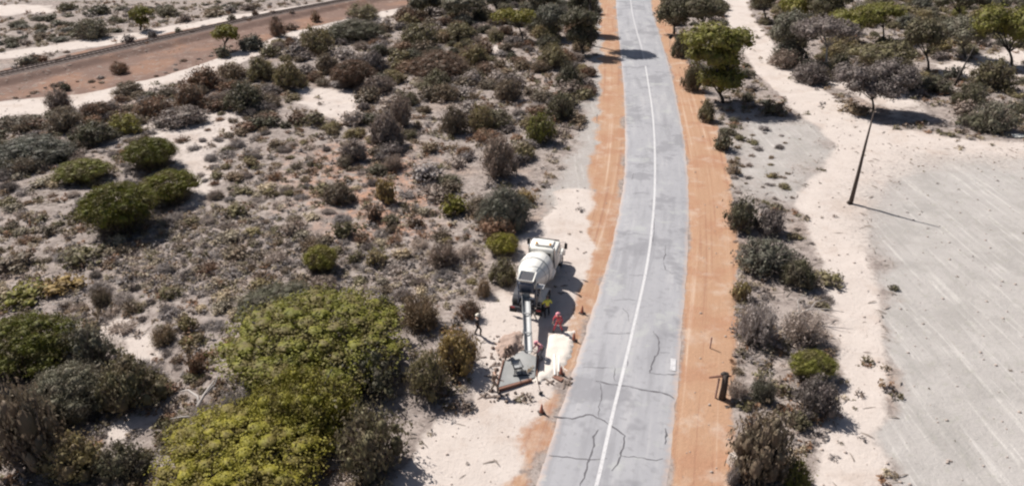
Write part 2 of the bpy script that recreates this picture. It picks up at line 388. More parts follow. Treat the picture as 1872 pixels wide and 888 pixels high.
# ---- road sheet
def asphalt():
    m, t, b = nm('asphalt_aged'); p = pos(t)
    sx = t.nodes.new('ShaderNodeCombineXYZ'); la = attr(t, 'lat').outputs['Fac']; lo = attr(t, 'lon').outputs['Fac']
    t.links.new(la, sx.inputs[0]); t.links.new(mth(t, 'MULTIPLY', lo, .10), sx.inputs[1])
    st = noise(t, .9, 4, .6, sx.outputs[0]); nb = noise(t, .35, 5, .6, p); nf = noise(t, 30, 3, .8, p); nm_ = noise(t, 2.4, 5, .6, p)
    c = mix(t, (.25,.248,.262), (.34,.335,.35), nb); c = mix(t, c, (.20,.197,.21), mp(t, st, .50, .68, 0, .55))
    c = mix(t, c, (.39,.38,.385), mp(t, st, .48, .34, 0, .45)); c = mix(t, c, (.21,.205,.215), mp(t, nm_, .52, .68, 0, .5)); c = mix(t, c, (.185,.182,.195), mp(t, noise(t, .16, 4, .7, p), .52, .60, 0, .6)); c = mix(t, c, (.37,.375,.36), mp(t, noise(t, .3, 5, .7, p), .56, .64, 0, .5))
    c = mix(t, c, (.45,.43,.43), mp(t, nf, .58, .8, 0, .45)); c = mix(t, c, (.12,.12,.125), mp(t, nf, .42, .2, 0, .5))
    e = mp(t, mth(t, 'ADD', mth(t, 'ABSOLUTE', la), mth(t, 'MULTIPLY', mth(t, 'SUBTRACT', nm_, .5), .9)), 3.05, 3.65, 0, .6)   # dust blown on to the edges
    c = mix(t, c, (.50,.37,.30), e)
    t.links.new(c, b.inputs['Base Color']); b.inputs['Roughness'].default_value = .85; b.inputs['Specular IOR Level'].default_value = .3; bump(t, b, nf, .35, .01)
    return m
n = len(CLs); cols = 13; V = []; LA = []; LO = []; acc = 0
for i in range(n):
    if i: acc += np.linalg.norm(CEN[i]-CEN[i-1])
    l, r = CLs[i], CRs[i]; hw = np.linalg.norm(r-l)/2
    jl = (fbm(np.array([acc*.9]), np.array([3.3]), 5)[0]-.5)*.28; jr = (fbm(np.array([acc*.9]), np.array([9.3]), 6)[0]-.5)*.28
    for k in range(cols):
        u = k/(cols-1); e = (jl if k == 0 else jr if k == cols-1 else 0)
        p_ = l+(r-l)*u + (r-l)/(2*hw)*e
        V.append((p_[0], p_[1], .02+.06*(1-(2*u-1)**2) - (.05 if k in (0, cols-1) else 0))); LA.append((2*u-1)*3.5); LO.append(acc)
ii = np.arange(n*cols).reshape(n, cols)
q = np.stack([ii[:-1, :-1], ii[:-1, 1:], ii[1:, 1:], ii[1:, :-1]], -1).reshape(-1, 4)[:, ::-1]
me = mesh_np('road', np.array(V), q, asphalt(), smooth=True)
for k, v in (('lat', LA), ('lon', LO)): me.attributes.new(k, 'FLOAT', 'POINT').data.foreach_set('value', np.array(v, np.float32))
prop(link('road', me), kind='structure')
def road_z(x, y):
    P1 = np.array([[x, y]]); dd = sd_line(P1, CENC)[0][0]; return .02+.06*(1-min(1, (dd/3.5)**2))
def ribbon(V, Fc, pts, wid, dz, wj=0.0, step=.35, jit=0.0):
    """a thin strip following world points laid on the road"""
    P = [np.array(p) for p in pts]; dense = []
    for a, b in zip(P[:-1], P[1:]):
        k = max(1, int(np.linalg.norm(b-a)/step))
        for i in range(k): dense.append(a+(b-a)*i/k)
    dense.append(P[-1]); m = len(dense)
    dense = [p+np.array([R.uniform(-jit, jit), R.uniform(-jit, jit)]) if 0 < i < m-1 else p for i, p in enumerate(dense)]
    b0 = len(V)
    for i, p in enumerate(dense):
        t = dense[min(i+1, m-1)]-dense[max(i-1, 0)]; t = t/np.linalg.norm(t); nn = np.array([-t[1], t[0]])
        ww = wid/2*(1+R.uniform(-wj, wj)); ww *= (1 if wj == 0 else min(1, .3+min(i, m-1-i)*.35))
        for s in (-1, 1):
            qq = p+nn*ww*s; V.append((qq[0], qq[1], road_z(*qq)+dz))
    for i in range(m-1): Fc.append((b0+2*i, b0+2*i+1, b0+2*i+3, b0+2*i+2))
def paint_mat():
    m, t, b = nm('road_paint'); p = pos(t)
    c = mix(t, (.42,.41,.42), (.56,.55,.55), noise(t, 1.2, 4, .6, p)); c = mix(t, c, (.32,.31,.32), mp(t, noise(t, 7, 5, .75, p), .50, .64, 0, .85))
    t.links.new(c, b.inputs['Base Color']); b.inputs['Roughness'].default_value = .7; return m
PM = paint_mat()
V, Fc = [], []
LINE = [(1086,905),(1095,870),(1119,762),(1139,680),(1160,590),(1180,500),(1191,425),(1197,340),(1196,250),(1190,185),(1180,122)]
ribbon(V, Fc, catmull([G(*p) for p in LINE], 8), .21, .008)
me = mesh_np('road_marking', np.array(V), np.array(Fc), PM); prop(link('road_marking', me), kind='structure')
V, Fc = [], []
PMF = mat('road_paint_faded', (.42,.41,.42), .8, var=.25, scale=4)
ribbon(V, Fc, catmull([G(*p) for p in [(1178,112),(1172,85),(1163,55),(1155,20),(1150,-20)]], 5), .28, .008)
me = mesh_np('road_marking', np.array(V), np.array(Fc), PMF); prop(link('road_marking', me), kind='structure')
V, Fc = [], []
for a, b, wd in (((1224,682),(1238,656),.36),): ribbon(V, Fc, [G(1230,678), G(1231,656)], wd, .009)
me = mesh_np('road_marking', np.array(V), np.array(Fc), PM); prop(link('road_marking', me), kind='structure')
CR = mat('crack_dark', (.105,.10,.108), .95, var=.3)
cracks = [([(1010,760),(1045,766),(1078,758),(1104,770),(1122,782),(1141,797),(1140,815),(1134,835),(1128,850),(1118,862)],.085),
 ([(1095,765),(1095,745),(1101,722),(1098,702),(1088,697)],.05), ([(1088,697),(1118,704),(1150,708),(1180,714),(1216,720),(1232,728)],.10),
 ([(1094,786),(1085,800),(1086,815),(1078,838),(1072,860),(1064,880),(1060,892)],.085), ([(1003,832),(1045,838),(1078,842),(1110,839)],.055),
 ([(1134,834),(1165,837),(1200,842),(1212,838)],.055), ([(1194,606),(1204,622),(1206,640),(1194,660),(1188,683)],.085),
 ([(1206,645),(1225,646)],.045), ([(1185,683),(1215,686),(1240,683)],.04), ([(1065,672),(1095,673),(1120,674)],.045),
 ([(1124,672),(1122,690),(1126,700)],.05), ([(1217,450),(1216,468),(1212,478)],.07), ([(1213,478),(1216,494),(1226,499)],.05), ([(1216,782),(1217,800),(1215,812)],.09),
 ([(1150,640),(1147,660),(1146,672)],.04), ([(1150,505),(1170,504),(1185,506)],.035), ([(1130,430),(1160,428),(1185,431)],.04),
 ([(1122,550),(1150,548),(1170,552)],.04), ([(1196,400),(1195,430),(1193,446)],.05), ([(1155,355),(1176,353),(1190,356)],.04), ([(1150,300),(1180,302)],.04),
 ([(1155,330),(1158,318),(1176,316)],.035),([(1146,232),(1180,234)],.05),([(1160,610),(1130,612),(1105,610)],.035),([(1150,590),(1148,575),(1136,562)],.035)]
V, Fc = [], []
for pts, wd in cracks: ribbon(V, Fc, [G(*p) for p in pts], wd, .006, .55, .22, .05)
me = mesh_np('road_cracks', np.array(V), np.array(Fc), CR); prop(link('road_cracks', me), kind='structure')

# ---- railway: ballast bed, sleepers, two rails
BAL = mat('ballast', (.15,.11,.095), .95, var=.45, scale=5)
STEEL = mat('rusty_rail', (.095,.06,.05), .6, .3, var=.3)
SLP = mat('sleeper_grey', (.14,.105,.092), .9, var=.4)
rp = catmull([tuple(p) for p in RAILP], 30)
V, Fc = [], []; prof = [(-2.1,.60),(-1.5,.93),(-.6,.98),(.6,.98),(1.5,.93),(2.1,.60)]; tang = []
for i, p in enumerate(rp):
    t = rp[min(i+1, len(rp)-1)]-rp[max(i-1, 0)]; t /= np.linalg.norm(t); tang.append(t); nn = np.array([-t[1], t[0]])
    for o_, z_ in prof: qq = p+nn*(o_+R.uniform(-.12, .12)); V.append((qq[0], qq[1], z_+R.uniform(-.03, .03)))
k = len(prof); ii = np.arange(len(rp)*k).reshape(-1, k); q = np.stack([ii[:-1, :-1], ii[:-1, 1:], ii[1:, 1:], ii[1:, :-1]], -1).reshape(-1, 4)
railway = empty('railway_track', (float(rp[60][0]), float(rp[60][1]), 0), 'brown railway line on its low ballast bed crossing the top left corner', 'railway')
def reloc(o, par):
    o.parent = par; o.location = (-par.location[0], -par.location[1], -par.location[2])
me = mesh_np('ballast', np.array(V), q, BAL); reloc(prop(link('ballast_bed', me), kind='stuff'), railway)
for s in (-1, 1):
    mb = MB(); pr = [(-.04,1.08),(.04,1.08),(.04,1.25),(-.04,1.25)]; V = []; Fc = []
    for i, p in enumerate(rp):
        nn = np.array([-tang[i][1], tang[i][0]])
        for o_, z_ in pr: qq = p+nn*(s*.72+o_*1.3); V.append((qq[0], qq[1], z_))
    for i in range(len(rp)-1):
        for j in range(4): Fc.append((4*i+j, 4*i+(j+1) % 4, 4*i+4+(j+1) % 4, 4*i+4+j))
    reloc(link('rail', mesh_np('rail', np.array(V), np.array(Fc), STEEL)), railway)
mb = MB(); L = np.concatenate([[0], np.cumsum(np.linalg.norm(np.diff(rp, axis=0), axis=1))])
for dd in np.arange(2, L[-1]-1, .75):
    i = int(np.searchsorted(L, dd))-1; f_ = (dd-L[i])/(L[i+1]-L[i]); p = rp[i]*(1-f_)+rp[i+1]*f_; t = tang[i]
    mb.box((p[0], p[1], .945), (2.4, .24, .14), Euler((0, 0, math.atan2(t[1], t[0])-math.pi/2+R.uniform(-.03, .03))))
reloc(prop(mb.build('sleepers', SLP), kind='stuff'), railway)

# ---------------------------------------------------------------- plants
def leaf_quads(C, Nn, S, asp=1.0):
    """leaf clump faces: centres C, outward normals Nn, sizes S"""
    n = len(C); r = NR.normal(size=(n, 3)); Nn = Nn/np.linalg.norm(Nn, axis=1, keepdims=True)
    t = np.cross(Nn, r); t /= np.linalg.norm(t, axis=1, keepdims=True)+1e-9; b = np.cross(Nn, t)
    S = S[:, None]; V = np.stack([C-t*S*asp, C-b*S*.55+Nn*S*.15, C+t*S*asp, C+b*S*.55+Nn*S*.15], 1).reshape(-1, 3)
    return V, np.arange(4*n).reshape(n, 4)
def ico(sub=1):
    bm = bmesh.new(); bmesh.ops.create_icosphere(bm, subdivisions=sub, radius=1); V = np.array([v.co[:] for v in bm.verts]); Fc = np.array([[v.index for v in f.verts] for f in bm.faces]); bm.free(); return V, Fc
ICO = ico(1); ICO2 = ico(2)
def crown_arrays(lobes, nleaf, size, jit=.55, down=.35, core=.84, fuzz=.12, gaps=0):
    """lobes: [(centre(3), radii(3))]. leaves on the lobes' outer shells plus a rough inner mass."""
    C0 = np.array([l[0] for l in lobes]); RR = np.array([l[1] for l in lobes]); area = (RR[:, 0]*RR[:, 2])
    cnt = np.maximum(8, (nleaf*area/area.sum()).astype(int)); Vs = []; Fs4 = []; Fs3 = []; off = 0
    for (c, r, k) in zip(C0, RR, cnt):
        d_ = NR.normal(size=(k, 3)); d_ /= np.linalg.norm(d_, axis=1, keepdims=True)
        keep = (d_[:, 2] > -.15) | (NR.rand(k) < down); d_ = d_[keep]
        sh = (1+NR.normal(size=(len(d_), 1))*fuzz); P_ = c+d_*r*sh
        inside = np.zeros(len(P_), bool)
        for c2, r2 in zip(C0, RR):
            if c2 is c: continue
            inside |= (np.sum(((P_-c2)/(r2*.80))**2, axis=1) < 1)
        if gaps:
            thin = fbm(P_[:, 0]*4.2+P_[:, 2]*3, P_[:, 1]*4.2+P_[:, 2]*2, nleaf+len(C0), 3) < gaps; inside |= thin & (NR.rand(len(P_)) < .5)
        P_ = P_[~inside]; d_ = d_[~inside]
        if not len(P_): continue
        nn = d_/r; nn /= np.linalg.norm(nn, axis=1, keepdims=True); nn = nn+NR.normal(size=nn.shape)*jit
        V, Fq = leaf_quads(P_, nn, size*(.6+.8*NR.rand(len(P_)))); Vs.append(V); Fs4.append(Fq+off); off += len(V)
    IV, IF = ICO
    for c, r in zip(C0, RR):
        if core <= 0: break
        V = IV*(core*(1+NR.normal(size=(len(IV), 1))*.10))*r+c; V[:, 2] = np.maximum(V[:, 2], 0.0); Vs.append(V); Fs3.append(IF+off); off += len(V)
    return np.concatenate(Vs), [np.concatenate(Fs4)]+([np.concatenate(Fs3)] if Fs3 else [])
def dome_lobes(n, lr, flat=.8, low=.12, top=1.0, ragged=.16):
    L = []
    for i in range(n):
        a = 2*math.pi*(i*.618034 % 1)+NR.uniform(-.3, .3); h = (i+.5)/n           # h: 0 rim .. 1 top
        el = math.asin(min(1, h)); rr = lr*(.55+.8*NR.rand())
        k = (1-rr*.8)*(1+NR.uniform(-ragged, ragged*.4))
        c = np.array([math.cos(a)*math.cos(el)*k, math.sin(a)*math.cos(el)*k, low+(top-rr*flat-low)*math.sin(el)*(1+NR.uniform(-ragged, 0))])
        L.append((c, np.array([rr, rr, rr*flat])))
    L.append((np.array([0, 0, .35]), np.array([.62, .62, .45])))
    return L
def twig_arrays(n, wid, spread=1.0, up=.9, leafn=0, leafs=.05):
    """bushy twigs rising from the base: thin tapering blades that fork once"""
    az = NR.rand(n)*2*math.pi; el = np.arccos(NR.rand(n)*.9); rl = .55+.45*NR.rand(n)
    tip = np.stack([np.cos(az)*np.sin(el)*spread*rl, np.sin(az)*np.sin(el)*spread*rl, .08+np.cos(el)*up*rl], 1)
    st = tip*(.15+.5*NR.rand(n, 1))*np.array([1, 1, .8]); st += NR.normal(size=st.shape)*.05; st[:, 2] = np.abs(st[:, 2])
    d_ = tip-st; sidev = np.cross(d_, NR.normal(size=d_.shape)); sidev /= np.linalg.norm(sidev, axis=1, keepdims=True)+1e-9
    w_ = wid*(.6+.8*NR.rand(n, 1)); mid = (st+tip)/2+NR.normal(size=st.shape)*.05
    V = np.stack([st-sidev*w_, mid-sidev*w_*.8, tip, mid+sidev*w_*.8, st+sidev*w_], 1).reshape(-1, 3)
    Fq = np.arange(5*n).reshape(n, 5); out = [Fq]
    if leafn:
        k = NR.randint(0, n, leafn); C = tip[k]*(.7+.35*NR.rand(leafn, 1))+NR.normal(size=(leafn, 3))*.06; C[:, 2] = np.abs(C[:, 2])
        v2, f2 = leaf_quads(C, C+NR.normal(size=C.shape)*.5+np.array([0, 0, .3]), leafs*(.6+.8*NR.rand(leafn))); out.append(f2+len(V)); V = np.concatenate([V, v2])
    return V, out
def merge(A, B):
    V, F1 = A; W, F2 = B; return np.concatenate([V, W]), F1+[f+len(V) for f in F2 if f.shape[1] == 5]
VAR = {}
def build_variants():
    for i in range(4): VAR['big', i] = merge(crown_arrays(dome_lobes(46, .21, .8, .12, ragged=.3), 36000, .0185, .85, .5, .64, .22, gaps=.38), twig_arrays(500, .008))
    for i in range(3): VAR['umb', i] = crown_arrays(dome_lobes(70, .19, .55, .42, ragged=.16), 36000, .0185, .85, .35, .64, .22, gaps=.36)
    for i in range(6): VAR['mid', i] = merge(crown_arrays(dome_lobes(20 if i % 2 else 12, .27, .85, .14, ragged=.28), 3600, .045, .8, .5, .66, fuzz=.2+.1*(i % 3)), twig_arrays(260, .014, 1.1, 1.1))
    for i in range(6): VAR['small', i] = merge(crown_arrays(dome_lobes(8, .36, .85, .15, ragged=.3), 560, .10, .8, .5, .64, fuzz=.28), twig_arrays(70, .03, 1.1, 1.1))
    for i in range(5): VAR['twig', i] = twig_arrays(900, .013, leafn=700, leafs=.045)
    for i in range(3): VAR['skirt', i] = twig_arrays(1500, .010, .92, .62)
    for i in range(5): VAR['brush', i] = twig_arrays(200, .024, leafn=110, leafs=.09)
    for i in range(5): VAR['tuft', i] = twig_arrays(20, .06, .9, 1.0, leafn=26, leafs=.20)
build_variants()
NV = {'big': 4, 'umb': 3, 'skirt': 3, 'mid': 6, 'small': 6, 'twig': 5, 'brush': 5, 'tuft': 5}
MC = {}
def two_mat(name, V, Fc, m):
    mi = np.concatenate([np.full(len(f), 1 if f.shape[1] == 5 else 0) for f in Fc])
    return mesh_np(name, V, Fc, [LM[m] if m in LM else m, LM['skirt']], mi)
def vmesh(kind, i, mt):
    key = (kind, i % NV[kind], mt)
    if key not in MC:
        V, Fc = VAR[kind, i % NV[kind]]; MC[key] = two_mat(kind+'_foliage', V, Fc, mt) if kind in ('big', 'mid', 'small', 'umb') else mesh_np(kind+'_foliage', V, Fc, LM[mt])
    return MC[key]
def stem_mesh(seed):
    r = random.Random(seed); mb = MB()
    for k in range(7):
        a = k*2*math.pi/7+r.uniform(-.4, .4); o_ = r.uniform(.35, .7); h_ = r.uniform(.45, .8)
        p0 = (math.cos(a)*.05, math.sin(a)*.05, -.04); p1 = (math.cos(a)*o_*.5, math.sin(a)*o_*.5, h_*.55); p2 = (math.cos(a)*o_, math.sin(a)*o_, h_)
        mb.tube([p0, p1, p2], [.035, .022, .009], 5)
    me = bpy.data.meshes.new('stems'); me.from_pydata(mb.v, [], mb.f); me.materials.append(BARK); return me
STEM = [stem_mesh(s) for s in range(4)]
TAKEN = []      # (x, y, r)
CNT = [0]
def fit(x0, y0, x1, y1, lo=.3, hi=1.5):
    """ground centre, radius, height of a dome whose outline fills a box of the photo"""
    s = ppm(min(y1, 985)); Rr = (x1-x0)/2/s
    xg, D = G((x0+x1)/2, y1); Rr_d = min(Rr, 5)
    for _ in range(3):
        Dc = D+Rr_d*.9; a = math.atan2(H, Dc); s = F/(math.hypot(Dc, H)*math.cos(a-PITCH)); Rr = (x1-x0)/2/s*.97; Rr_d = Rr
    a = math.atan2(H, Dc); Q = (y1-y0)/(s*1.0) - Rr*math.sin(a)
    Hh = math.sqrt(max(Q*Q-(Rr*math.sin(a))**2, 0))/math.cos(a); Hh = min(max(Hh, lo*2*Rr), hi*2*Rr)
    zc = Dc*math.cos(PITCH)+H*math.sin(PITCH)
    return ((x0+x1)/2-CX)*zc/F*(1-Hh*.35/H), Dc, Rr, Hh
def plant(name, kind, mt, x, y, rr, hh, label, cat='shrub', group=None, parts=False, squash=1.0, reg=True):
    CNT[0] += 1; i = R.randrange(1000); z = gz(x, y)-.03; rz = R.uniform(0, 6.28)
    if reg: TAKEN.append((x, y, rr))
    sx = R.uniform(.93, 1.07) if parts else R.uniform(.8, 1.25)
    if parts:
        e = empty(name, (x, y, z), label, cat, 0, group)
        c = link('crown', vmesh(kind, i, mt), e); c.scale = (rr*sx, rr*squash/sx, hh); c.rotation_euler = (0, 0, rz)
        s_ = link('trunk', STEM[i % 4], e); s_.scale = (rr, rr, hh); s_.rotation_euler = (0, 0, rz)
        if kind == 'umb': k_ = link('bare_branches', vmesh('skirt', i, 'skirt'), e); k_.scale = (rr, rr*squash, hh); k_.rotation_euler = (0, 0, rz)
        return e
    o = link(name, vmesh(kind, i, mt)); o.location = (x, y, z); o.scale = (rr*sx, rr*squash/sx, hh); o.rotation_euler = (0, 0, rz)
    return prop(o, label, cat, group)
def boxplant(kind, mt, b, label, cat='shrub', lo=.3, hi=1.5, sq=1.0, name=None):
    x, y, rr, hh = fit(*b, lo=lo, hi=hi)
    nm_ = name or {'big': 'dome_shrub', 'umb': 'dome_shrub', 'mid': 'round_shrub', 'small': 'low_shrub', 'twig': 'twiggy_shrub', 'brush': 'dry_brush'}[kind]
    return plant(nm_, kind, mt, x, y, rr, hh, label, cat, parts=(kind in ('big', 'umb') or (kind == 'mid' and (b[2]-b[0]) > 45)), squash=sq)
HP = [
('twig','grey',(330,722,402,796),'grey tangle of thin dead twigs around the bleached dead tree'),
# nearest left
('umb','moss',(392,578,738,765),'largest olive green dome tree left of the sandy verge, smooth rounded top','tree'),
('big','bright',(432,662,655,850),'bright yellow-green lumpy tree in front of the largest green dome','tree'),
('umb','bright',(280,862,592,975),'bright green tree cut off by the bottom edge, below the bleached dead tree','tree'),
('umb','dark',(428,515,582,610),'dark olive dome shrub tucked behind the upper left of the largest green dome'),
('mid','dark',(668,538,726,600),'small dark brown-green shrub between the largest dome and the brown bush'),
('mid','dark',(600,628,738,750),'dark green bush added as the shaded right shoulder of the largest green dome'),  # dark leaf colour stands in for shade on the dome's right side
('mid','dark',(595,740,745,900),'black-green bush added to fill the dome shadow at the bottom, right of the lumpy bright tree'),  # faint foliage, its dark leaves also painting the big dome's shadow
('twig','brown',(716,518,806,618),'tall brown twiggy bush with pinkish top, left of the lone observer'),
('mid','ochre',(790,600,876,700),'rounded ochre bush on the edge of the sandy work area'),
('mid','olive',(733,640,818,745),'olive bush at the foot of the largest dome, left of the sand'),
('mid','rust',(833,545,882,592),'small dark red-brown ball bush just behind the lone observer'),
('umb','moss',(-70,578,120,735),'dark green dome cut by the left edge, lower left corner group'),
('mid','teal',(88,590,185,700),'green narrow-topped bush joining the dome at the left edge'),
('big','teal',(20,655,190,800),'large grey-green shaded bush in the lower left group'),
('mid','dark',(150,645,275,775),'dark shaded bush right of the large grey-green one, lower left'),
('mid','brown',(-60,700,70,885),'brownish bush in the bottom left corner'),
('mid','olive',(60,788,172,900),'pale olive dome bush at the bottom edge, near the left corner'),
('mid','dark',(160,800,260,900),'dark bush at the bottom edge between the pale olive dome and the sand patch'),
('twig','dark',(262,765,372,832),'low dark twiggy shrub spreading left of the bleached dead tree'),
('twig','grey',(200,650,290,720),'grey bare twiggy bush above the pale sand patch, lower left'),
('twig','grey',(385,690,455,790),'grey half-dead bush between the dead tree and the lumpy bright tree'),
('twig','brown',(258,585,320,640),'small brown bush with ragged top above the lower left sand'),
('small','olive',(315,575,358,615),'small olive bush below the grey brush field, left of the largest dome'),
('small','rust',(330,640,372,690),'small dark rusty bush above the bleached dead tree'),
# green domes in the open scrub
('umb','moss',(82,286,184,345),'flat green dome shrub, upper of the pair near the left edge'),
('umb','moss',(204,248,302,322),'green dome shrub right of centre in the left group of five, highest one'),
('umb','moss',(238,308,346,386),'green-capped dark shrub with black shadow on its right'),
('umb','moss',(118,333,256,450),'widest green shrub of the left group, with purple-grey skirt'),
('small','olive',(92,448,186,502),'low olive shrub pair-like mound near the left edge, mid height'),
('small','ochre',(66,500,148,548),'low yellowish mound shrub below the low olive mound'),
('twig','brown',(143,512,198,566),'brown ragged shrub right of the low yellowish mound'),
('small','green',(-10,535,84,572),'flat green shrub at the left edge just above the lower left group'),
('small','brown',(-20,455,60,505),'brown low shrub at the left edge, mid height'),
('umb','green',(545,450,616,512),'isolated green shrub in the grey brush, above the largest dome'),
('small','olive',(660,455,710,495),'small pale olive shrub right of the isolated green shrub'),
('twig','plum',(766,425,842,496),'round purple-grey bare bush, dark in the middle, left of the mixer truck'),
('small','ochre',(676,322,720,378),'small yellow shrub with dark foot in the red patch of scrub'),
('small','green',(798,352,856,402),'small green tree on thin dark stems beside the tall grey-green bush'),
('big','teal',(868,333,976,432),'large round grey-green bush above the truck at the verge'),
('small','ochre',(934,340,980,378),'yellow-green shrub on the sand edge right of the large round grey-green bush'),
('umb','bright',(884,426,952,476),'bright green bush directly left of the truck cab'),
('mid','olive',(888,468,950,528),'darker olive bush directly left of the mixer drum'),
('small','rust',(664,372,698,408),'dark brown egg-shaped shrub below the small yellow shrub'),
('small','rust',(742,392,776,420),'small dark rusty shrub right of the brown egg-shaped one'),
('mid','brown',(580,328,644,380),'brown rounded shrub left of the small yellow shrub'),
('twig','plum',(688,272,740,318),'pinkish twiggy shrub above the small yellow shrub'),
('small','plum',(505,398,562,436),'dusky low shrub on the pale ground, middle of the left scrub'),
('small','olive',(600,400,650,440),'pale olive low shrub below the brown rounded one'),
('mid','plum',(555,500,620,545),'dusky wide shrub below the isolated green shrub'),
('mid','brown',(868,508,900,548),'narrow brown shrub on the sand left of the mixer truck rear'),
# upper left, by the railway
('mid','plum',(54,158,104,204),'round dark grey bush alone on the pale track edge, far left'),
('mid','rust',(182,110,220,138),'round dark brown bush standing on the railway bank'),
('small','dark',(98,150,120,168),'tiny black-green bush beside the round one, edge of the pale track'),
('mid','brown',(192,146,252,178),'pale brown-grey mound bush on the pale track, right of the tiny dark bush'),
('mid','rust',(122,182,192,226),'dark brown dome at the lower edge of the pale track, far left'),
('small','rust',(42,98,74,118),'dark brown ball bush between upper track and railway, left'),
('small','teal',(16,100,50,128),'pale grey-green bush beside the brown ball bush, left of it'),
('mid','teal',(98,32,170,76),'big grey-green spreading bush beyond the upper pale track'),
('small','dark',(64,26,92,42),'dark bush beyond the big spreading one, near the top left corner'),
('small','teal',(14,42,48,56),'left of two grey-green humps beyond the upper track'),
('small','teal',(48,42,72,56),'right of two grey-green humps beyond the upper track'),
('small','dark',(90,4,128,22),'dark bush cut by the top edge, far left'),
('small','dark',(142,8,190,30),'dark wide bush at the top edge, left of the lone green tree'),
('small','plum',(210,62,236,80),'dusky bush on the near edge of the upper pale track'),
('small','plum',(258,62,282,80),'dusky bush on the near edge of the upper track, below the lone green tree'),
('small','dark',(308,50,326,66),'small dark ball shrub on the near edge of the upper track, further right'),
('small','plum',(315,26,340,42),'dusky ball bush beyond the upper track, right of the lone tree'),
('mid','dark',(268,12,318,34),'dark wide bush behind the lone green tree'),
('small','brown',(358,18,402,34),'grey-brown flat bush beyond the upper track, top'),
('small','dark',(406,26,424,42),'dark peaked bush in the upper track, top left of centre'),
('small','rust',(452,18,468,30),'small dark rusty bush in the upper track near the top edge'),
('mid','teal',(420,62,472,96),'soft grey-green bush leaning on the right of the track-side green tree'),
('small','dark',(378,82,412,108),'dark bush at the foot of the track-side green tree'),
('mid','rust',(474,34,508,70),'tall dark red-brown bush on the railway bank'),
('small','rust',(512,42,538,58),'low dark red-brown bush right of the tall one on the bank'),
('small','rust',(512,64,530,84),'small dark ball bush on the pale track below the two red-brown ones'),
('small','rust',(556,18,578,42),'orange-brown bush near the railway, top'),
('mid','olive',(524,46,594,104),'dense olive-brown bush right of the railway track bend'),
('big','dark',(578,36,692,82),'wide dark blue-green dome near the top, centre left'),
('mid','olive',(616,6,690,40),'olive tree canopy at the top edge above the wide dark dome'),
('mid','rust',(712,12,762,44),'orange-brown bush at the top, right of the small sand patch'),
('mid','olive',(478,108,538,170),'tall olive-brown bush in the upper scrub, left part'),
('umb','rust',(592,110,674,168),'orange-topped brown dome bush in the upper scrub'),
# middle top dense scrub
('mid','olive',(718,42,800,92),'olive rounded tree left of the bright green crown'),
('big','rust',(738,92,860,152),'wide reddish brown bush mass in the upper middle scrub'),
('mid','olive',(802,40,868,80),'dull olive bush between two rounded trees near the top'),
('mid','olive',(838,78,894,124),'grey-olive bush with a pale sand hollow on its right'),
('mid','olive',(982,82,1046,130),'pale olive dome at the foot of the dark roadside grove'),
('mid','plum',(700,172,748,238),'dark tall narrow bush right of the pale clearing'),
('mid','plum',(660,198,728,275),'dusky bush in front of the dark tall narrow one'),
('mid','olive',(848,186,900,248),'pale grey-olive rounded bush in the dense middle scrub'),
('mid','brown',(800,188,852,250),'dark brown-green bush left of the pale grey-olive one'),
('mid','green',(962,200,1022,270),'green bush near the left verge, upper middle'),
('mid','dark',(1000,165,1056,225),'dark bush at the verge behind the green one'),
('mid','plum',(872,240,950,335),'large dusky bush in the middle scrub above the round grey-green bush'),
('mid','brown',(900,140,960,190),'brown bush halfway between road and reddish mass'),
('mid','dark',(1020,115,1070,165),'dark bush on the verge below the dark roadside grove'),
('mid','brown',(560,95,612,140),'dusky brown bush below the wide dark blue-green dome'),
('mid','plum',(640,90,700,140),'plum-grey bush below the right end of the wide dark dome'),
('mid','brown',(780,150,840,190),'reddish brown bush below the wide reddish mass'),
('mid','plum',(610,250,668,300),'dusky bush at the lower end of the pale clearing'),
# dark band under the sand track, left
('mid','rust',(228,172,302,222),'brown bush on the lower edge of the pale track, left'),
('mid','rust',(298,150,356,206),'red-brown bush in the dark band below the track'),
('mid','plum',(268,190,374,240),'wide plum-grey bush in the dark band left of the clearing'),
('mid','brown',(58,196,132,248),'brown bush below the round dark grey one, far left'),
('mid','dark',(108,216,192,272),'black-green bush with blue-grey shade in the dark band'),
('mid','brown',(-20,205,64,245),'brown bush at the left edge under the pale track'),
('mid','green',(176,204,244,250),'yellow-tinged bush in the dark band behind the dome group'),
('big','teal',(-40,242,112,318),'large blue-grey shaded bush at the left edge above the flat green dome'),
('mid','rust',(318,118,388,168),'red-brown bush beside the railway bank end of the pale track'),
('mid','dark',(386,148,468,210),'dark bush at the right end of the dark band'),
('mid','brown',(380,110,440,150),'brown bush above the right end of the dark band'),
('mid','olive',(430,100,485,150),'olive bush between the dark band and tall olive-brown bush'),
# right strip
('mid','dark',(1336,356,1402,432),'dark blue-grey bush, left of the touching pair on the right verge'),
('mid','plum',(1390,376,1452,436),'dark dusky bush, right of the touching pair on the right verge'),
('mid','teal',(1358,428,1474,520),'large grey bush with green cap below the dark pair, right verge'),
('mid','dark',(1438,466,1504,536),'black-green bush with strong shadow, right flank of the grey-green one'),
('small','olive',(1486,492,1554,532),'low pale olive shrub pushing out on to the sandy track'),
('small','olive',(1345,505,1385,555),'olive shrub at the orange verge below the large grey bush'),
('twig','grey',(1352,530,1450,645),'large ash-grey dry bush, right verge strip, left half'),
('twig','grey',(1440,548,1530,645),'ash-grey dry bush with bare branches, right half by the track'),
('twig','teal',(1380,668,1434,745),'curly grey-green bush between the dark post and the green-capped bush'),
('twig','grey',(1332,680,1380,738),'small curly grey bush just right of the dark timber post'),
('umb','green',(1450,638,1536,712),'green-capped bush beside the sandy track, lower right'),
('mid','plum',(1462,682,1548,778),'dark purple-grey bush under the green-capped one'),
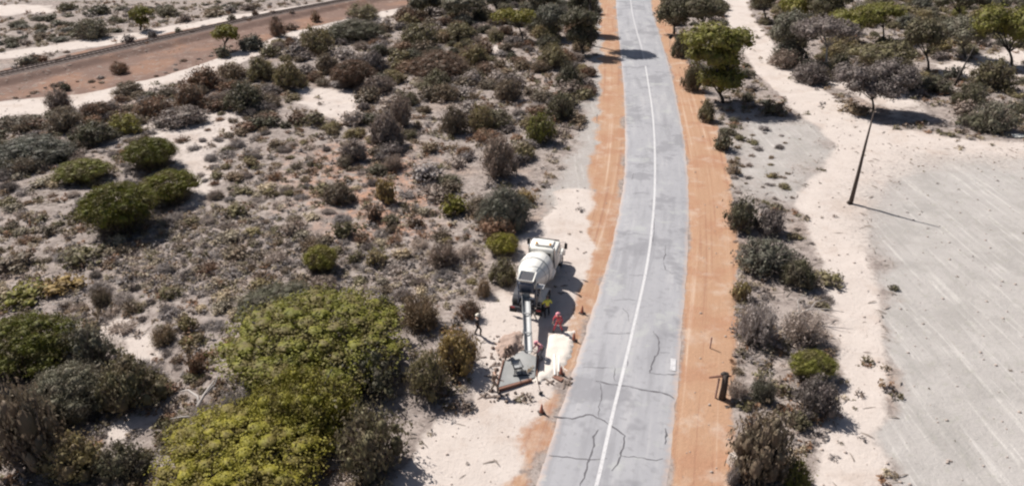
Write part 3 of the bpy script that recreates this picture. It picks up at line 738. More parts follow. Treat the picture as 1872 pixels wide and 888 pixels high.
('small','dark',(1444,746,1490,790),'small black bush left below the dark purple-grey one'),
('mid','brown',(1354,745,1472,905),'big brown-topped dark bush at the bottom, right verge'),
('mid','green',(1436,835,1496,905),'green bush cut by the bottom edge, right verge'),
('twig','grey',(1328,842,1364,890),'grey twiggy bush behind the pale block at the bottom'),
('small','dark',(1312,236,1352,280),'dark shrub at the orange verge below the big flat-topped tree'),
('small','brown',(1328,298,1364,324),'small brown shrub at the orange verge, second below the flat-topped tree'),
('mid','olive',(1284,180,1322,226),'olive-grey shrub hugging the verge at the foot of the flat-topped tree'),
('mid','dark',(1262,110,1300,170),'dark shrub hugging the verge left of the flat-topped tree trunk'),
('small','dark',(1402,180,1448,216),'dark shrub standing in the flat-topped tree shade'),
('small','dark',(1626,518,1648,534),'lone dark tussock on the grey paddock'),
# right top bush
('mid','olive',(1642,126,1704,168),'olive bush right of the umbrella tree'),
('mid','dark',(1700,136,1762,176),'dark bush between umbrella tree and leaning dead trunk'),
('mid','dark',(1770,150,1832,205),'dark bush above the scrap metal sheets'),
('mid','teal',(1815,178,1900,248),'grey dark bush at the right edge below the olive tree'),
('mid','olive',(1818,104,1900,172),'olive tree at the right edge, pale top'),
('mid','plum',(1420,90,1482,130),'dusky low bush beside the far track, right'),
('mid','teal',(1436,68,1502,124),'grey-green bush left of the multi-stemmed brown tree'),
('mid','plum',(1465,110,1540,160),'dusky low bush in front of the multi-stemmed brown tree'),
('mid','olive',(1530,60,1592,98),'olive bush behind the yellow-olive crown'),
('small','teal',(1745,118,1782,150),'small grey-green bush beside the leaning dead trunk'),
('mid','dark',(1240,60,1275,108),'dark slim bush on the verge left of the flat-topped crown'),
('small','plum',(1790,205,1850,235),'grey flat bush beside the scrap metal sheets'),
('small','brown',(1540,196,1606,214),'low brown bush at the foot of the umbrella tree'),
]
for h_ in HP:
    kind, mt, b, lab = h_[:4]; boxplant(kind, mt, b, lab, h_[4] if len(h_) > 4 else 'shrub')

# ---- trees with a trunk that shows
def tree(label, base, boxes, mt, nleaf=5000, size=.16, bark=BARK, trunk_r=.2, core=.75, forks=6, name='tree', lr=.30, seed=None, flat=.62, lean=None, jit=.6):
    bx, by = G(*base); bz = gz(bx, by)
    lobes = []; ends = []
    for (x0, y0, x1, y1) in boxes:
        cx, cy = (x0+x1)/2, (y0+y1)/2; a = PITCH+math.atan((cy-CY)/F); zc_ = H-by*math.tan(a)
        zv = by*math.cos(PITCH)+(H-zc_)*math.sin(PITCH); X = (cx-CX)*zv/F; s = F/zv
        rx = (x1-x0)/2/s*1.12; tot = (y1-y0)/2/s
        rz_ = math.sqrt(max(tot**2-(rx*math.sin(a))**2, (.22*rx)**2))/math.cos(a)
        rz_ = max(min(rz_, rx*1.3), .28*rx)
        C = np.array([X-bx, 0, zc_-bz]); ends.append((C, rx, rz_)); n = 26
        for i in range(n):
            d_ = NR.normal(size=3); d_ /= np.linalg.norm(d_); d_[2] = abs(d_[2])*1.1-.3; rr = lr*(.75+.6*NR.rand())
            lobes.append((C+d_*np.array([rx, rx, rz_])*(1-rr*.55)*(.6+.4*NR.rand()), np.array([rx*rr, rx*rr, max(rz_*rr*1.3, rx*rr*flat)])))
    TAKEN.append((bx, by, 1.0)); e = empty(name, (bx, by, bz), label, 'tree')
    V, Fc = crown_arrays(lobes, int(nleaf*1.3), size, jit, .55, core, .18); link('crown', two_mat('crown', V, Fc, mt), e)
    mb = MB(); C0 = sum([x[0] for x in ends])/len(ends); zl = min(x[0][2]-x[2]*.8 for x in ends); zl = max(zl, .8)
    f0 = Vector((C0[0]*.5, 0, zl*.8)); mb.tube([(0, 0, -.1), (f0.x*.4+.05, .05, zl*.4), f0], [trunk_r, trunk_r*.8, trunk_r*.62], 8)
    rr_ = random.Random(seed or len(label))
    for k in range(forks):
        l = lobes[rr_.randrange(len(lobes))][0]; m_ = f0.lerp(Vector(l), .5)+Vector((rr_.uniform(-.3, .3), rr_.uniform(-.3, .3), rr_.uniform(-.1, .3)))
        mb.tube([f0+Vector((0, 0, -.15)), m_, Vector(l)], [trunk_r*.45, trunk_r*.28, trunk_r*.1], 6)
    mb.build('trunk', bark, e, smooth=True); return e
tree('tall green flat-topped tree at the right verge, its lumpy crown over the sandy track', (1322,190), [(1250,42,1350,100),(1310,52,1384,104),(1256,76,1356,134),(1282,112,1360,176)], 'green', 14000, .17, BARKD, .28, forks=9, name='flat_topped_tree')
tree('umbrella tree with thin purplish brown crown on a forked stem, behind the bare pole', (1597,204), [(1526,116,1600,170),(1580,108,1666,172),(1550,130,1650,184)], 'plum', 13000, .15, BARKD, .18, core=.75, forks=10, name='umbrella_tree')
tree('green-crowned lone tree beyond the upper pale track, top left', (256,56), [(238,12,278,36),(246,30,270,48)], 'green', 3000, .18, BARKD, .25, name='lone_tree')
tree('olive-green tree beside the railway at the end of the pale track', (410,94), [(388,46,436,78)], 'green', 3500, .17, BARKD, .22, name='trackside_tree')
tree('bright green-topped tree on grey stems at the top centre of the scrub', (956,74), [(902,16,950,44),(930,18,982,48)], 'green', 4200, .18, BARK, .18, forks=8, core=.5)
tree('tall black-green roadside tree nearest the road on its left side', (1066,100), [(1030,12,1090,60),(1040,40,1088,90)], 'dark', 6500, .18, BARKD, .28)
tree('tall dark roadside tree behind the black-green one left of the road', (1064,62), [(1040,-20,1088,30)], 'dark', 4200, .2, BARKD, .28)
tree('dark grey-green tree left of the roadside pair, top centre', (1012,70), [(980,8,1040,56)], 'teal', 5000, .18, BARKD, .25)
tree('very tall dark tree left of the road, crown cut by the top edge', (1080,84), [(1040,-75,1112,-8)], 'dark', 6000, .2, BARKD, .3)
tree('dark tree at the top edge between bright green-topped tree and roadside grove', (1000,30), [(960,-30,1020,16)], 'dark', 3500, .2, BARKD, .25)
tree('dark grey tree at the top edge above the dull olive bush', (850,40), [(800,-15,880,32)], 'teal', 4200, .2, BARK, .22)
tree('dark tree at the top edge right of the orange-brown bush', (790,35), [(752,-20,808,28)], 'dark', 3500, .2, BARKD, .22)
tree('grey-green tree behind the bright green-topped one', (915,30), [(870,-30,930,16)], 'teal', 3500, .2, BARK, .22)
tree('dark shaggy tree at the right verge top, nearest the road', (1232,62), [(1206,-5,1262,52)], 'dark', 4800, .2, BARKD, .26)
tree('dark wide tree behind the flat-topped tree, right of the road top', (1290,62), [(1240,-15,1326,46)], 'dark', 5200, .2, BARKD, .26)
tree('grey-green spreading tree right of the far sandy track', (1446,112), [(1414,20,1480,92)], 'teal', 5500, .18, BARK, .24, forks=9)
tree('brown flat-crowned multi-stemmed tree, upper right', (1508,132), [(1462,32,1562,80)], 'plum', 6500, .17, BARKW, .2, core=.6, forks=10, name='umbrella_tree')
tree('green tree crown at the top edge, right of the far track', (1462,50), [(1428,-10,1480,34)], 'green', 3500, .2, BARK, .2)
tree('green tree crown behind the brown multi-stemmed tree, right of it', (1570,80), [(1526,14,1610,62)], 'green', 5000, .18, BARK, .2)
tree('dark tree crown at the top edge above the brown multi-stemmed tree', (1520,55), [(1472,-20,1540,34)], 'dark', 4000, .2, BARK, .2)
tree('yellow-olive tree with layered flat crown behind the umbrella tree', (1618,160), [(1556,84,1640,122),(1600,76,1678,120)], 'olive', 6000, .17, BARK, .2, forks=9, name='layered_tree')
tree('green tree crown at the top edge, upper right, above the layered olive one', (1615,75), [(1576,4,1650,48)], 'green', 4500, .18, BARK, .2)
tree('tall dark narrow tree, right of the layered olive tree', (1698,128), [(1660,30,1722,100)], 'dark', 5000, .18, BARKD, .22)
tree('grey tree behind the leaning dead trunk', (1765,105), [(1716,30,1800,88)], 'teal', 5000, .18, BARK, .22)
tree('big green tree at the upper right corner, wide lit crown', (1850,120), [(1786,10,1862,80),(1830,10,1910,96)], 'green', 8000, .18, BARKD, .25, forks=9)
tree('dark tree at the top edge between grey tree and corner tree', (1760,50), [(1700,-30,1800,22)], 'dark', 4200, .2, BARKD, .2)
tree('dark tree at the top edge right of the pale track', (1400,40), [(1372,-30,1420,22)], 'dark', 3000, .2, BARKD, .2)

# ---- bare trunks, dead wood
def dead(name, label, cat, base, limbs, bark, rs=1.0):
    bx, by = G(*base); e = empty(name, (bx, by, gz(bx, by)), label, cat); e.scale = (rs, rs, rs)
    for i, (pts, rr) in enumerate(limbs):
        mb = MB(); mb.tube(pts, [rr*(1-.75*k/(len(pts)-1)) for k in range(len(pts))], 7); mb.build('trunk' if i == 0 else 'branch', bark, e, smooth=True)
    return e
dead('dead_tree', 'bleached grey dead tree with twisted bare limbs beside the sand patch, bottom left', 'dead tree', (362,782), [
 ([(0,0,-.1),(-.1,.2,.45),(-.08,.7,.75),(.05,1.3,.95),(.3,1.9,1.2)], .13), ([(-.08,.7,.7),(-.3,1.2,.8),(-.9,1.6,.85),(-1.3,1.7,.7)], .08), ([(.05,1.2,.9),(.5,1.5,1.3),(.6,2.0,1.7)], .06),
 ([(0,0,.15),(.15,-.6,.35),(.5,-1.1,.25),(.55,-1.7,.12)], .10), ([(0,0,.3),(.5,-.4,.45),(1.1,-.9,.35),(1.8,-1.35,.15)], .09), ([(-.05,.1,.25),(-.35,-.6,.3),(-.38,-1.3,.2),(-.42,-1.9,.1)], .10), ([(-.1,.3,.4),(-.7,.15,.5),(-1.3,.25,.3)], .06), ([(.5,-1.1,.28),(.9,-1.5,.3),(1.0,-2.0,.15)], .045), ([(.15,-.6,.35),(-.05,-1.0,.4),(.0,-1.5,.25)], .05)], BARKW, 1.3)
dead('leaning_dead_tree', 'bare dark dead tree leaning to the right, upper right bushland', 'dead tree', (1745,158), [([(0,0,-.1),(.25,0,1.8),(.85,.2,3.8),(1.3,.3,5.6)], .2), ([(.3,0,2.2),(.9,-.2,2.8),(1.3,-.3,3.2)], .08)], BARKD)
dead('fallen_branch', 'grey fallen branch with forked twigs in the dry bush by the sandy track', 'branch', (1458,585), [([(-.3,0,.7),(.7,-.1,1.2),(1.8,-.3,1.35),(3.0,-.5,1.2)], .07), ([(.7,-.1,1.2),(1.2,.4,1.5),(2.2,.7,1.6)], .05), ([(0,0,.8),(.1,.9,1.3),(.9,1.4,1.6)], .05), ([(1.2,-.2,1.25),(1.9,-.8,1.1),(2.6,-1.0,1.0)], .04)], BARKW)
dead('fallen_branch', 'thin dark dead sticks at the orange verge beside the ash-grey bush', 'branch', (1352,612), [([(-.6,.6,.25),(-.1,.2,.3),(.3,-.3,.2),(.5,-.9,.1)], .06), ([(-.1,.2,.3),(-.4,-.4,.2),(-.1,-1.0,.08)], .045), ([(.3,-.3,.2),(.9,-.5,.3)], .04)], BARKD)
dead('bare_pole', 'tall bare dark timber pole standing alone by the paddock', 'pole', (1555,372), [([(0,0,-.3),(.02,0,3),(0,0,6.2),(.03,0,9.4)], .23)], TIMBER)
mo = bpy.data.objects['bare_pole']; ch = mo.children[0]; ch.name = 'pole_shaft'
for i, z_ in enumerate((.05,)):
    MB().tube([(-.35,-.1,.1),(-.1,0,.25),(.05,.05,.6)], [.16,.18,.1], 7).build('butt_stub', TIMBER, mo, smooth=True)

# ---- scatter: shrubs one by one, the rest as stuff
TARR = [np.zeros((0, 3))]
def free(x, y, r, k=.75):
    if len(TARR[0]) < len(TAKEN): TARR[0] = np.array(TAKEN)
    A = TARR[0]; return not ((x-A[:, 0])**2+(y-A[:, 1])**2 < ((r+A[:, 2])*k)**2).any()
def inpx(x, y, pol):
    c = False; n = len(pol); j = n-1
    for i in range(n):
        a, b = pol[i], pol[j]; j = i
        if (a[1] > y) != (b[1] > y) and x < (b[0]-a[0])*(y-a[1])/(b[1]-a[1])+a[0]: c = not c
    return c
CW = {'brown': 'brown', 'plum': 'dusky purple-grey', 'olive': 'olive', 'dark': 'dark green', 'rust': 'red-brown', 'grey': 'ash-grey', 'teal': 'grey-green', 'straw': 'straw-coloured', 'green': 'green'}
def scatter(pxpoly, n, rmin, rmax, kinds, hr, name, cat, label, group, clear=('sand','orange','rail','field'), k=.75, thr=.5, dens=None, tries=40):
    pol = poly(pxpoly); lo = pol.min(0); hi = pol.max(0); made = 0; t_ = 0
    while made < n and t_ < n*tries:
        t_ += 1; x = R.uniform(lo[0], hi[0]); y = R.uniform(lo[1], hi[1])
        if not inpx(x, y, pol): continue
        if any(mlook(c, x, y) > thr for c in clear) or mlook('dr', x, y) < 4.6: continue
        if dens and R.random() > dens(x, y): continue
        r_ = R.uniform(rmin, rmax) if R.random() < .7 else R.uniform(rmin, (rmin+rmax)/2)
        if not free(x, y, r_, k): continue
        kd, mt = R.choice(kinds); plant(name, kd, mt, x, y, r_, r_*R.uniform(*hr), CW[mt]+' '+label, cat, CW[mt]+' '+group); made += 1
    return made
UP = [(470,20),(1095,-10),(1080,180),(1010,330),(960,420),(860,440),(720,330),(620,310),(560,200),(430,150),(500,80)]
scatter(UP, 290, 1.0, 2.5, [('mid','brown'),('mid','plum'),('mid','olive'),('small','brown'),('small','plum'),('mid','dark'),('small','olive'),('mid','rust'),('small','grey')], (.7,1.15), 'thicket_bush', 'bush',
 'bush in the dense thicket left of the road, upper middle', 'bushes of the dense upper thicket', k=.46)
scatter([(-60,200),(280,170),(480,140),(560,230),(430,240),(220,240),(60,330),(-60,330)], 95, .8, 1.9, [('mid','plum'),('mid','brown'),('small','dark'),('small','rust')], (.7,1.1), 'band_bush', 'bush',
 'bush in the dense band just below the railway-side track', 'bushes of the dark band below the railway', k=.42)
scatter([(-100,55),(250,14),(560,-6),(540,6),(240,58),(0,95),(-100,110)], 80, .7, 1.7, [('mid','teal'),('small','teal'),('small','dark'),('small','brown'),('small','plum')], (.5,.9), 'plain_bush', 'bush',
 'bush beyond the upper pale track, top left', 'bushes beyond the upper pale track', k=.7)
scatter([(0,105),(240,76),(560,12),(560,30),(240,100),(0,140)], 26, .4, .8, [('small','plum'),('small','rust'),('small','grey')], (.6,.9), 'scrub_bush', 'bush',
 'small bush between the upper pale track and the railway', 'bushes between upper track and railway', clear=('sand',), k=1, thr=.8)
scatter([(0,165),(300,120),(560,40),(560,55),(300,142),(0,185)], 24, .3, .8, [('small','plum'),('small','rust')], (.5,.8), 'scrub_bush', 'bush',
 'small bush on the brown near bank of the railway', 'bushes on the railway bank', clear=('sand',), k=1, thr=.8)
scatter([(735,-30),(1095,-30),(1088,98),(1010,90),(960,62),(760,42)], 46, 1.8, 3.2, [('mid','dark'),('mid','teal'),('mid','dark'),('big','teal')], (.9,1.4), 'grove_bush', 'bush',
 'tree-high bush in the dark grove at the top, left of the road', 'tree-high bushes of the dark grove', k=.42, thr=.7)
scatter([(1398,-30),(1950,-30),(1950,70),(1420,60)], 46, 1.6, 3.0, [('mid','dark'),('mid','teal'),('mid','olive'),('mid','green')], (.8,1.3), 'grove_bush', 'bush',
 'tree-high bush in the wood along the top right edge', 'tree-high bushes along the top right', k=.45, thr=.2)
scatter([(1206,-30),(1322,-30),(1328,50),(1240,60)], 14, 1.6, 2.8, [('mid','dark'),('mid','teal')], (.9,1.4), 'grove_bush', 'bush',
 'tree-high bush in the thick clump between road top and far track', 'tree-high bushes right of the road top', k=.45, thr=.7)
scatter([(1385,10),(1900,-10),(1950,250),(1760,240),(1640,190),(1560,140),(1470,150),(1400,90)], 190, 1.0, 2.4, [('mid','teal'),('mid','dark'),('small','olive'),('small','plum'),('mid','olive')], (.7,1.1), 'woodland_bush', 'bush',
 'bush in the bushland at the upper right', 'bushes of the upper right bushland', k=.45, thr=.12)
scatter([(1205,0),(1325,0),(1330,60),(1390,150),(1440,200),(1330,260),(1270,130)], 48, .7, 1.6, [('mid','dark'),('small','teal'),('small','plum')], (.7,1.1), 'scrub_bush', 'bush',
 'bush in the strip between the road verge and the far track', 'bushes between verge and far track', k=.7)
scatter([(1338,230),(1430,240),(1480,420),(1530,560),(1520,900),(1345,900),(1345,450)], 70, .3, .9, [('brush','grey'),('brush','brown'),('small','olive'),('brush','plum'),('small','grey')], (.6,1.0), 'verge_shrub', 'shrub',
 'small shrub in the scrub strip along the right verge', 'small shrubs along the right verge', clear=('orange','sand'), k=.55)
MIDZ = [(-120,330),(200,250),(430,190),(560,240),(700,320),(860,440),(880,520),(700,560),(560,620),(300,620),(-120,620)]
scatter(MIDZ, 298, .55, 1.35, [('twig','grey'),('brush','grey'),('twig','plum'),('brush','brown'),('small','olive'),('small','brown'),('brush','rust'),('small','straw'),('brush','grey')], (.55,1.0), 'heath_shrub', 'shrub',
 'low shrub dotted over the open scrub left of the truck', 'low shrubs of the open scrub', clear=('orange','rail','field'), k=.6, dens=lambda x, y: 1-.85*mlook('sand', x, y))
scatter([(-120,600),(330,560),(420,700),(560,800),(740,900),(-120,980)], 90, .35, .9, [('brush','grey'),('brush','brown'),('twig','plum'),('small','olive'),('small','rust')], (.6,1.0), 'near_shrub', 'shrub',
 'small shrub on the stony ground of the lower left', 'small shrubs of the lower left', k=.6, clear=('orange','rail','field'), dens=lambda x, y: 1-.8*mlook('sand', x, y))

# stuff: tussocks and litter too many to count
def field_stuff(name, spots, kinds, mats):
    by = {}
    for (x, y, r_, h_) in spots: by.setdefault(R.randrange(len(mats)), []).append((x, y, r_, h_))
    for mi, L_ in sorted(by.items()):
        Vs = []; groups = {}; off = 0
        for (x, y, r_, h_) in L_:
            V, Fc = VAR[R.choice(kinds), R.randrange(5)]; a = R.uniform(0, 6.28); c, s = math.cos(a), math.sin(a)
            W = V*np.array([r_, r_, h_]); W = np.stack([W[:, 0]*c-W[:, 1]*s+x, W[:, 0]*s+W[:, 1]*c+y, W[:, 2]+gz(x, y)-.02], 1); Vs.append(W)
            for f in Fc: groups.setdefault(f.shape[1], []).append(f+off)
            off += len(W)
        o = link(name, mesh_np(name, np.concatenate(Vs), [np.concatenate(g) for g in groups.values()], LM[mats[mi]])); o['kind'] = 'stuff'
        prop(o, {'grey': 'ash-grey dry ground cover', 'brown': 'brown dry ground cover', 'straw': 'straw-coloured dry grass tufts', 'plum': 'dusky low ground cover', 'olive': 'olive low ground cover', 'rust': 'rusty low ground cover'}[mats[mi]]+(' spread through the scrub' if 'scrub' in name else ' scattered on open sand and verges'), 'ground cover')
spots = []
while len(spots) < 9500:
    u = R.random(); y = 24+(u**1.25)*150; x = R.uniform(-1, 1)*(20+y*.80)
    if mlook('dr', x, y) < 5: continue
    if max(mlook('orange', x, y), mlook('rail', x, y), mlook('field', x, y)) > .4: continue
    if mlook('sand', x, y) > .5 and R.random() > .04: continue
    if float(fbm(np.array([x*.12]), np.array([y*.12]), 40)[0]) < .39: continue
    r_ = R.uniform(.22, .80)+(y > 80)*.18; spots.append((x, y, r_, r_*R.uniform(.5, 1.0)))
field_stuff('scrub_ground_cover', spots, ['tuft'], ['grey', 'brown', 'straw', 'plum', 'olive', 'rust'])
spots = []; zone = [poly(z_) for z_ in ([(180,400),(420,380),(560,430),(700,470),(880,440),(890,540),(700,560),(560,530),(420,560),(200,520)], [(1345,640),(1345,440),(1500,470),(1520,620),(1440,700)], [(1000,330),(1050,240),(1075,120),(1040,200),(980,300)])]
while len(spots) < 2100:
    z_ = zone[0] if R.random() < .8 else R.choice(zone[1:]); x = R.uniform(z_[:, 0].min(), z_[:, 0].max()); y = R.uniform(z_[:, 1].min(), z_[:, 1].max())
    if not inpx(x, y, z_) or mlook('sand', x, y) > .4: continue
    r_ = R.uniform(.22, .6); spots.append((x, y, r_, r_*R.uniform(.5, 1)))
field_stuff('scrub_ash_cover', spots, ['tuft'], ['grey', 'plum', 'straw', 'grey'])
spots = []; t_ = 0
while len(spots) < 520 and t_ < 60000:
    t_ += 1; y = 24+R.random()*130; x = R.uniform(-1, 1)*(20+y*.80)
    op = max(mlook('field', x, y), mlook('sand', x, y), mlook('rail', x, y))
    if op < .5 or mlook('dr', x, y) < 4 or mlook('orange', x, y) > .3: continue
    dn = .12 if (mlook('field', x, y) > .5 and y < 62) else (.15 if x > 16 and y < 60 else .5)
    if R.random() > dn: continue
    r_ = R.uniform(.08, .26); spots.append((x, y, r_, r_*.8))
field_stuff('tufts', spots, ['tuft'], ['grey', 'brown', 'olive'])
# fallen twigs, bark and stones
mb = MB(); V = []; Fc = []
for k in range(11000):
    y = 24+(R.random()**1.2)*110; x = R.uniform(-1, .75)*(20+y*.78)
    if mlook('dr', x, y) < 5 or mlook('orange', x, y) > .5 or mlook('field', x, y) > .6: continue
    if mlook('sand', x, y) > .5 and R.random() > .10: continue
    l = R.uniform(.08, .5); a = R.uniform(0, 6.28); w_ = R.uniform(.015, .05); z = gz(x, y)+.01; dz = R.uniform(0, .14); b = len(V); c, s = math.cos(a), math.sin(a)
    V += [(x-c*l-s*w_, y-s*l+c*w_, z), (x-c*l+s*w_, y-s*l-c*w_, z), (x+c*l+s*w_*.4, y+s*l-c*w_*.4, z+dz), (x+c*l-s*w_*.4, y+s*l+c*w_*.4, z+dz), (x, y, z+dz+w_*1.6)]
    Fc += [(b, b+1, b+4), (b+1, b+2, b+4), (b+2, b+3, b+4), (b+3, b, b+4)]
me = mesh_np('litter', np.array(V), np.array(Fc), mat('dead_wood', (.24,.20,.175), .9, var=.55, scale=1.3)); prop(link('fallen_twigs', me), 'grey fallen twigs and bark littering the scrub floor', 'litter', kind='stuff')
V = []; Fc3 = []; off = 0; Vs = []
for k in range(2600):
    y = 26+R.random()*70; x = R.uniform(-1, 1)*(18+y*.72)
    if mlook('dr', x, y) < 4.1: continue
    if mlook('orange', x, y) > .5 and R.random() > .6: continue
    s = R.choice([.04,.05,.06,.08,.12]); W = ICO[0]*(1+NR.normal(size=(len(ICO[0]), 1))*.15)*np.array([s, s*R.uniform(.6, 1), s*.6])+np.array([x, y, gz(x, y)+s*.2]); Vs.append(W); Fc3.append(ICO[1]+off); off += len(W)
me = mesh_np('stones', np.concatenate(Vs), np.concatenate(Fc3), mat('stone_pale', (.40,.33,.29), .9, var=.4, scale=1.1)); prop(link('loose_stones', me), 'loose pale stones strewn over soil and verges', 'stones', kind='stuff')

exec_small = True
# ================================================================ the concrete mixer truck
WHITE = mat('truck_white', (.76,.74,.69), .4, var=.10, scale=2, dirt=(.40,.35,.31)); BLACK = mat('black_rubber', (.022,.022,.024), .8, var=.3)
DARKM = mat('dark_chassis', (.045,.045,.055), .6, .2, var=.3); GREYM = mat('grey_steel', (.42,.42,.42), .45, .3, var=.25, scale=4, dirt=(.30,.27,.25)); GLASS = mat('dark_glass', (.02,.022,.026), .12, var=.1)
CHROME = mat('polished_metal', (.6,.6,.6), .25, .9, var=.1); RED = mat('red_lens', (.45,.03,.03), .3); AMB = mat('amber_lens', (.75,.33,.04), .3); BLUEG = mat('blue_grey_paint', (.10,.12,.17), .5, var=.2)
tx, ty = 1.0, 43.5; th = rad(-15)
T = empty('concrete_mixer_truck', (tx, ty, gz(tx, ty)+.0), 'white concrete mixer truck parked on the sandy left verge with its chute out', 'truck', th)
mb = MB()
for s in (-1, 1): mb.box((s*.42, 3.9, .92), (.09, 7.8, .26))
for y_ in (.15, 1.2, 2.2, 3.4, 4.9, 6.4, 7.6): mb.box((0, y_, .90), (.76, .12, .18))
mb.box((0, .0, .75), (2.3, .14, .16)); mb.build('chassis', DARKM, T, .01)
# cab
mb = MB(); mb.prism([(5.35,1.15),(5.35,2.75),(5.5,2.92),(6.75,2.98),(6.95,2.86),(7.30,2.10),(7.34,1.15)], -1.12, 1.12); cab = mb.build('cab', WHITE, T, .09, True)
MB().box((0, 6.15, 3.03), (1.5, 1.0, .14)).build('roof_fairing', WHITE, cab, .06, True)
for x_ in (-.55, .55): MB().lathe([(.02,0),(.09,0),(.09,.12),(.05,.16)], 12, Matrix.Translation((x_, 5.75, 3.09))).build('beacon', AMB, cab)
MB().box((0, 5.335, 2.35), (1.35, .03, .42)).build('rear_window', GLASS, cab, .01)
MB().box((0, 7.155, 2.45), (1.95, .03, .78), Euler((rad(-25), 0, 0))).build('windscreen', GLASS, cab, .01)
for s in (-1, 1):
    MB().prism([(5.75,2.05),(5.78,2.68),(6.72,2.70),(7.0,2.05)], s*1.125, s*1.14).build('side_window', GLASS, cab)
    d_ = MB().box((s*1.135, 6.35, 1.62), (.035, 1.25, .80)).build('door', WHITE, cab, .02)
    mb = MB().tube([(s*1.1,7.0,2.75),(s*1.52,7.15,2.8),(s*1.52,7.15,1.9),(s*1.12,7.05,1.8)], .018, 6); mb.build('mirror_arm', DARKM, cab)
    MB().box((s*1.54, 7.14, 2.42), (.24, .09, .52)).build('mirror', BLACK, cab, .03)
    mb = MB()
    for z_ in (.5, .85): mb.box((s*1.12, 6.2, z_), (.24, .6, .05))
    mb.box((s*1.02, 6.2, .7), (.04, .6, .8)); mb.build('step', GREYM, T, .01)
# bonnet, grille, bumper
mb = MB(); mb.prism([(7.32,1.0),(7.32,2.08),(8.55,1.86),(8.75,1.72),(8.8,.95)], -.78, .78); bon = mb.build('bonnet', WHITE, T, .10, True)
MB().box((0, 8.80, 1.36), (1.1, .04, .62)).build('grille', DARKM, bon, .01)
for s in (-1, 1):
    mb = MB(); pr = [(7.0,.85),(7.05,1.35),(7.35,1.56),(8.25,1.56),(8.6,1.32),(8.72,.85),(8.45,.85),(8.3,1.12),(7.95,1.3),(7.6,1.12),(7.45,.85)]
    mb.prism(pr, s*.78, s*1.2); mb.build('front_guard', WHITE, T, .04, True)
    MB().lathe([(.02,0),(.13,0),(.14,.06),(.06,.1)], 14, Matrix.Translation((s*.95, 8.62, 1.15)) @ Matrix.Rotation(rad(-90), 4, 'X')).build('headlight', CHROME, T)
MB().box((0, 8.95, .72), (2.4, .2, .34)).build('bumper', CHROME, T, .05)
# exhaust and intake
for s in (-1, 1):
    mb = MB().tube([(s*.98,5.15,1.0),(s*.98,5.15,3.05),(s*.98,5.0,3.3)], .085, 10); mb.build('exhaust_pipe', CHROME, T, smooth=True)
# drum, axis rising to the rear
AX0 = Vector((0, 5.0, 1.95)); AX1 = Vector((0, .75, 2.72)); axis_ = (AX1-AX0); L_ = axis_.length
Md = Matrix.Translation(AX0) @ axis_.to_track_quat('Z', 'Y').to_matrix().to_4x4()
prof = [(.02,0),(.45,0),(.72,.12),(1.10,.75),(1.24,1.25),(1.28,1.6),(1.29,2.1),(1.22,2.6),(1.03,3.3),(.80,3.9),(.60,L_-.02),(.52,L_-.02),(.50,L_-.5),(.02,L_-.6)]
drum = MB().lathe(prof, 40, Md).build('drum', WHITE, T, smooth=True)
m_ = drum.modifiers.new('edge', 'EDGE_SPLIT'); m_.split_angle = rad(40)
for a_, r_ in ((1.3, 1.26), (2.55, 1.24)): MB().lathe([(r_-.03,a_),(r_+.015,a_),(r_+.015,a_+.10),(r_-.03,a_+.10)], 40, Md, True).build('drum_band', GREYM if a_ > 2 else WHITE, drum)
mb = MB()                                              # welded plate seams running along the drum
for k in range(8):
    a = k*math.pi/4+.2; mb.tube([Md @ Vector((math.cos(a)*r, math.sin(a)*r, z)) for r, z in [(1.11,.78),(1.25,1.27),(1.30,1.8),(1.23,2.6),(1.04,3.3),(.81,3.9)]], .014, 4)
mb.build('weld_seam', GREYM, drum)
mb = MB()
for k in range(60): pass
pts = []
for k in range(70):
    u = k/69; z = .9+u*2.9; r = np.interp(z, [p[1] for p in prof[:11]], [p[0] for p in prof[:11]])+.006; a = u*2*math.pi*1.3; pts.append(Md @ Vector((math.cos(a)*r, math.sin(a)*r, z)))
mb.tube(pts, .02, 4); mb.build('spiral_ridge', GREYM, drum)
# rear frame, hopper, chute
mb = MB()
for s in (-1, 1):
    mb.tube([(s*.62,.25,1.0),(s*.62,.35,2.1),(s*.78,.55,2.75)], .06, 6); mb.tube([(s*.62,1.6,1.0),(s*.66,.6,2.05)], .05, 6)
mb.box((0, .32, 2.05), (1.35, .12, .12)); mb.box((0, .3, 1.5), (1.35, .1, .1)); mb.build('drum_frame', BLUEG, T, .01)
mb = MB().box((0, 4.95, 1.55), (1.1, .4, .5))
for s in (-1, 1): mb.box((s*.5, 4.95, 1.35), (.16, .5, .7))
mb.build('front_support', BLUEG, T)
mb = MB(); tp = [(-.62,-.25,3.32),(.62,-.25,3.32),(.62,.85,3.50),(-.62,.85,3.50)]; bt = [(-.32,.1,2.8),(.32,.1,2.8),(.32,.62,2.9),(-.32,.62,2.9)]
sc_ = lambda L_, k, dz: [(x*k, .3+(y-.3)*k, z+dz) for x, y, z in L_]
vs = tp+bt+sc_(tp, .90, 0)+sc_(bt, .85, .02); fs = []
for k in range(4): k2 = (k+1) % 4; fs += [(k, k2, 4+k2, 4+k), (8+k, 8+k2, 12+k2, 12+k), (k, k2, 8+k2, 8+k)]
mb.add(vs, fs)
MB().add(sc_(tp, .84, -.12)+sc_(bt, .9, .05), [(0,1,2,3),(0,1,5,4),(1,2,6,5),(2,3,7,6),(3,0,4,7)]).build('hopper_shade_fill', DARKM, T)  # dark capped box painting in the shade inside the open hopper
mb.build('charge_hopper', WHITE, T, .02)
mb = MB(); mb.prism([(.55,3.1),(-.05,3.05),(-.2,2.95),(.1,2.3),(.3,2.0),(.45,2.1)], -.50, .50); mb.build('discharge_hood', BLUEG, T, .03)
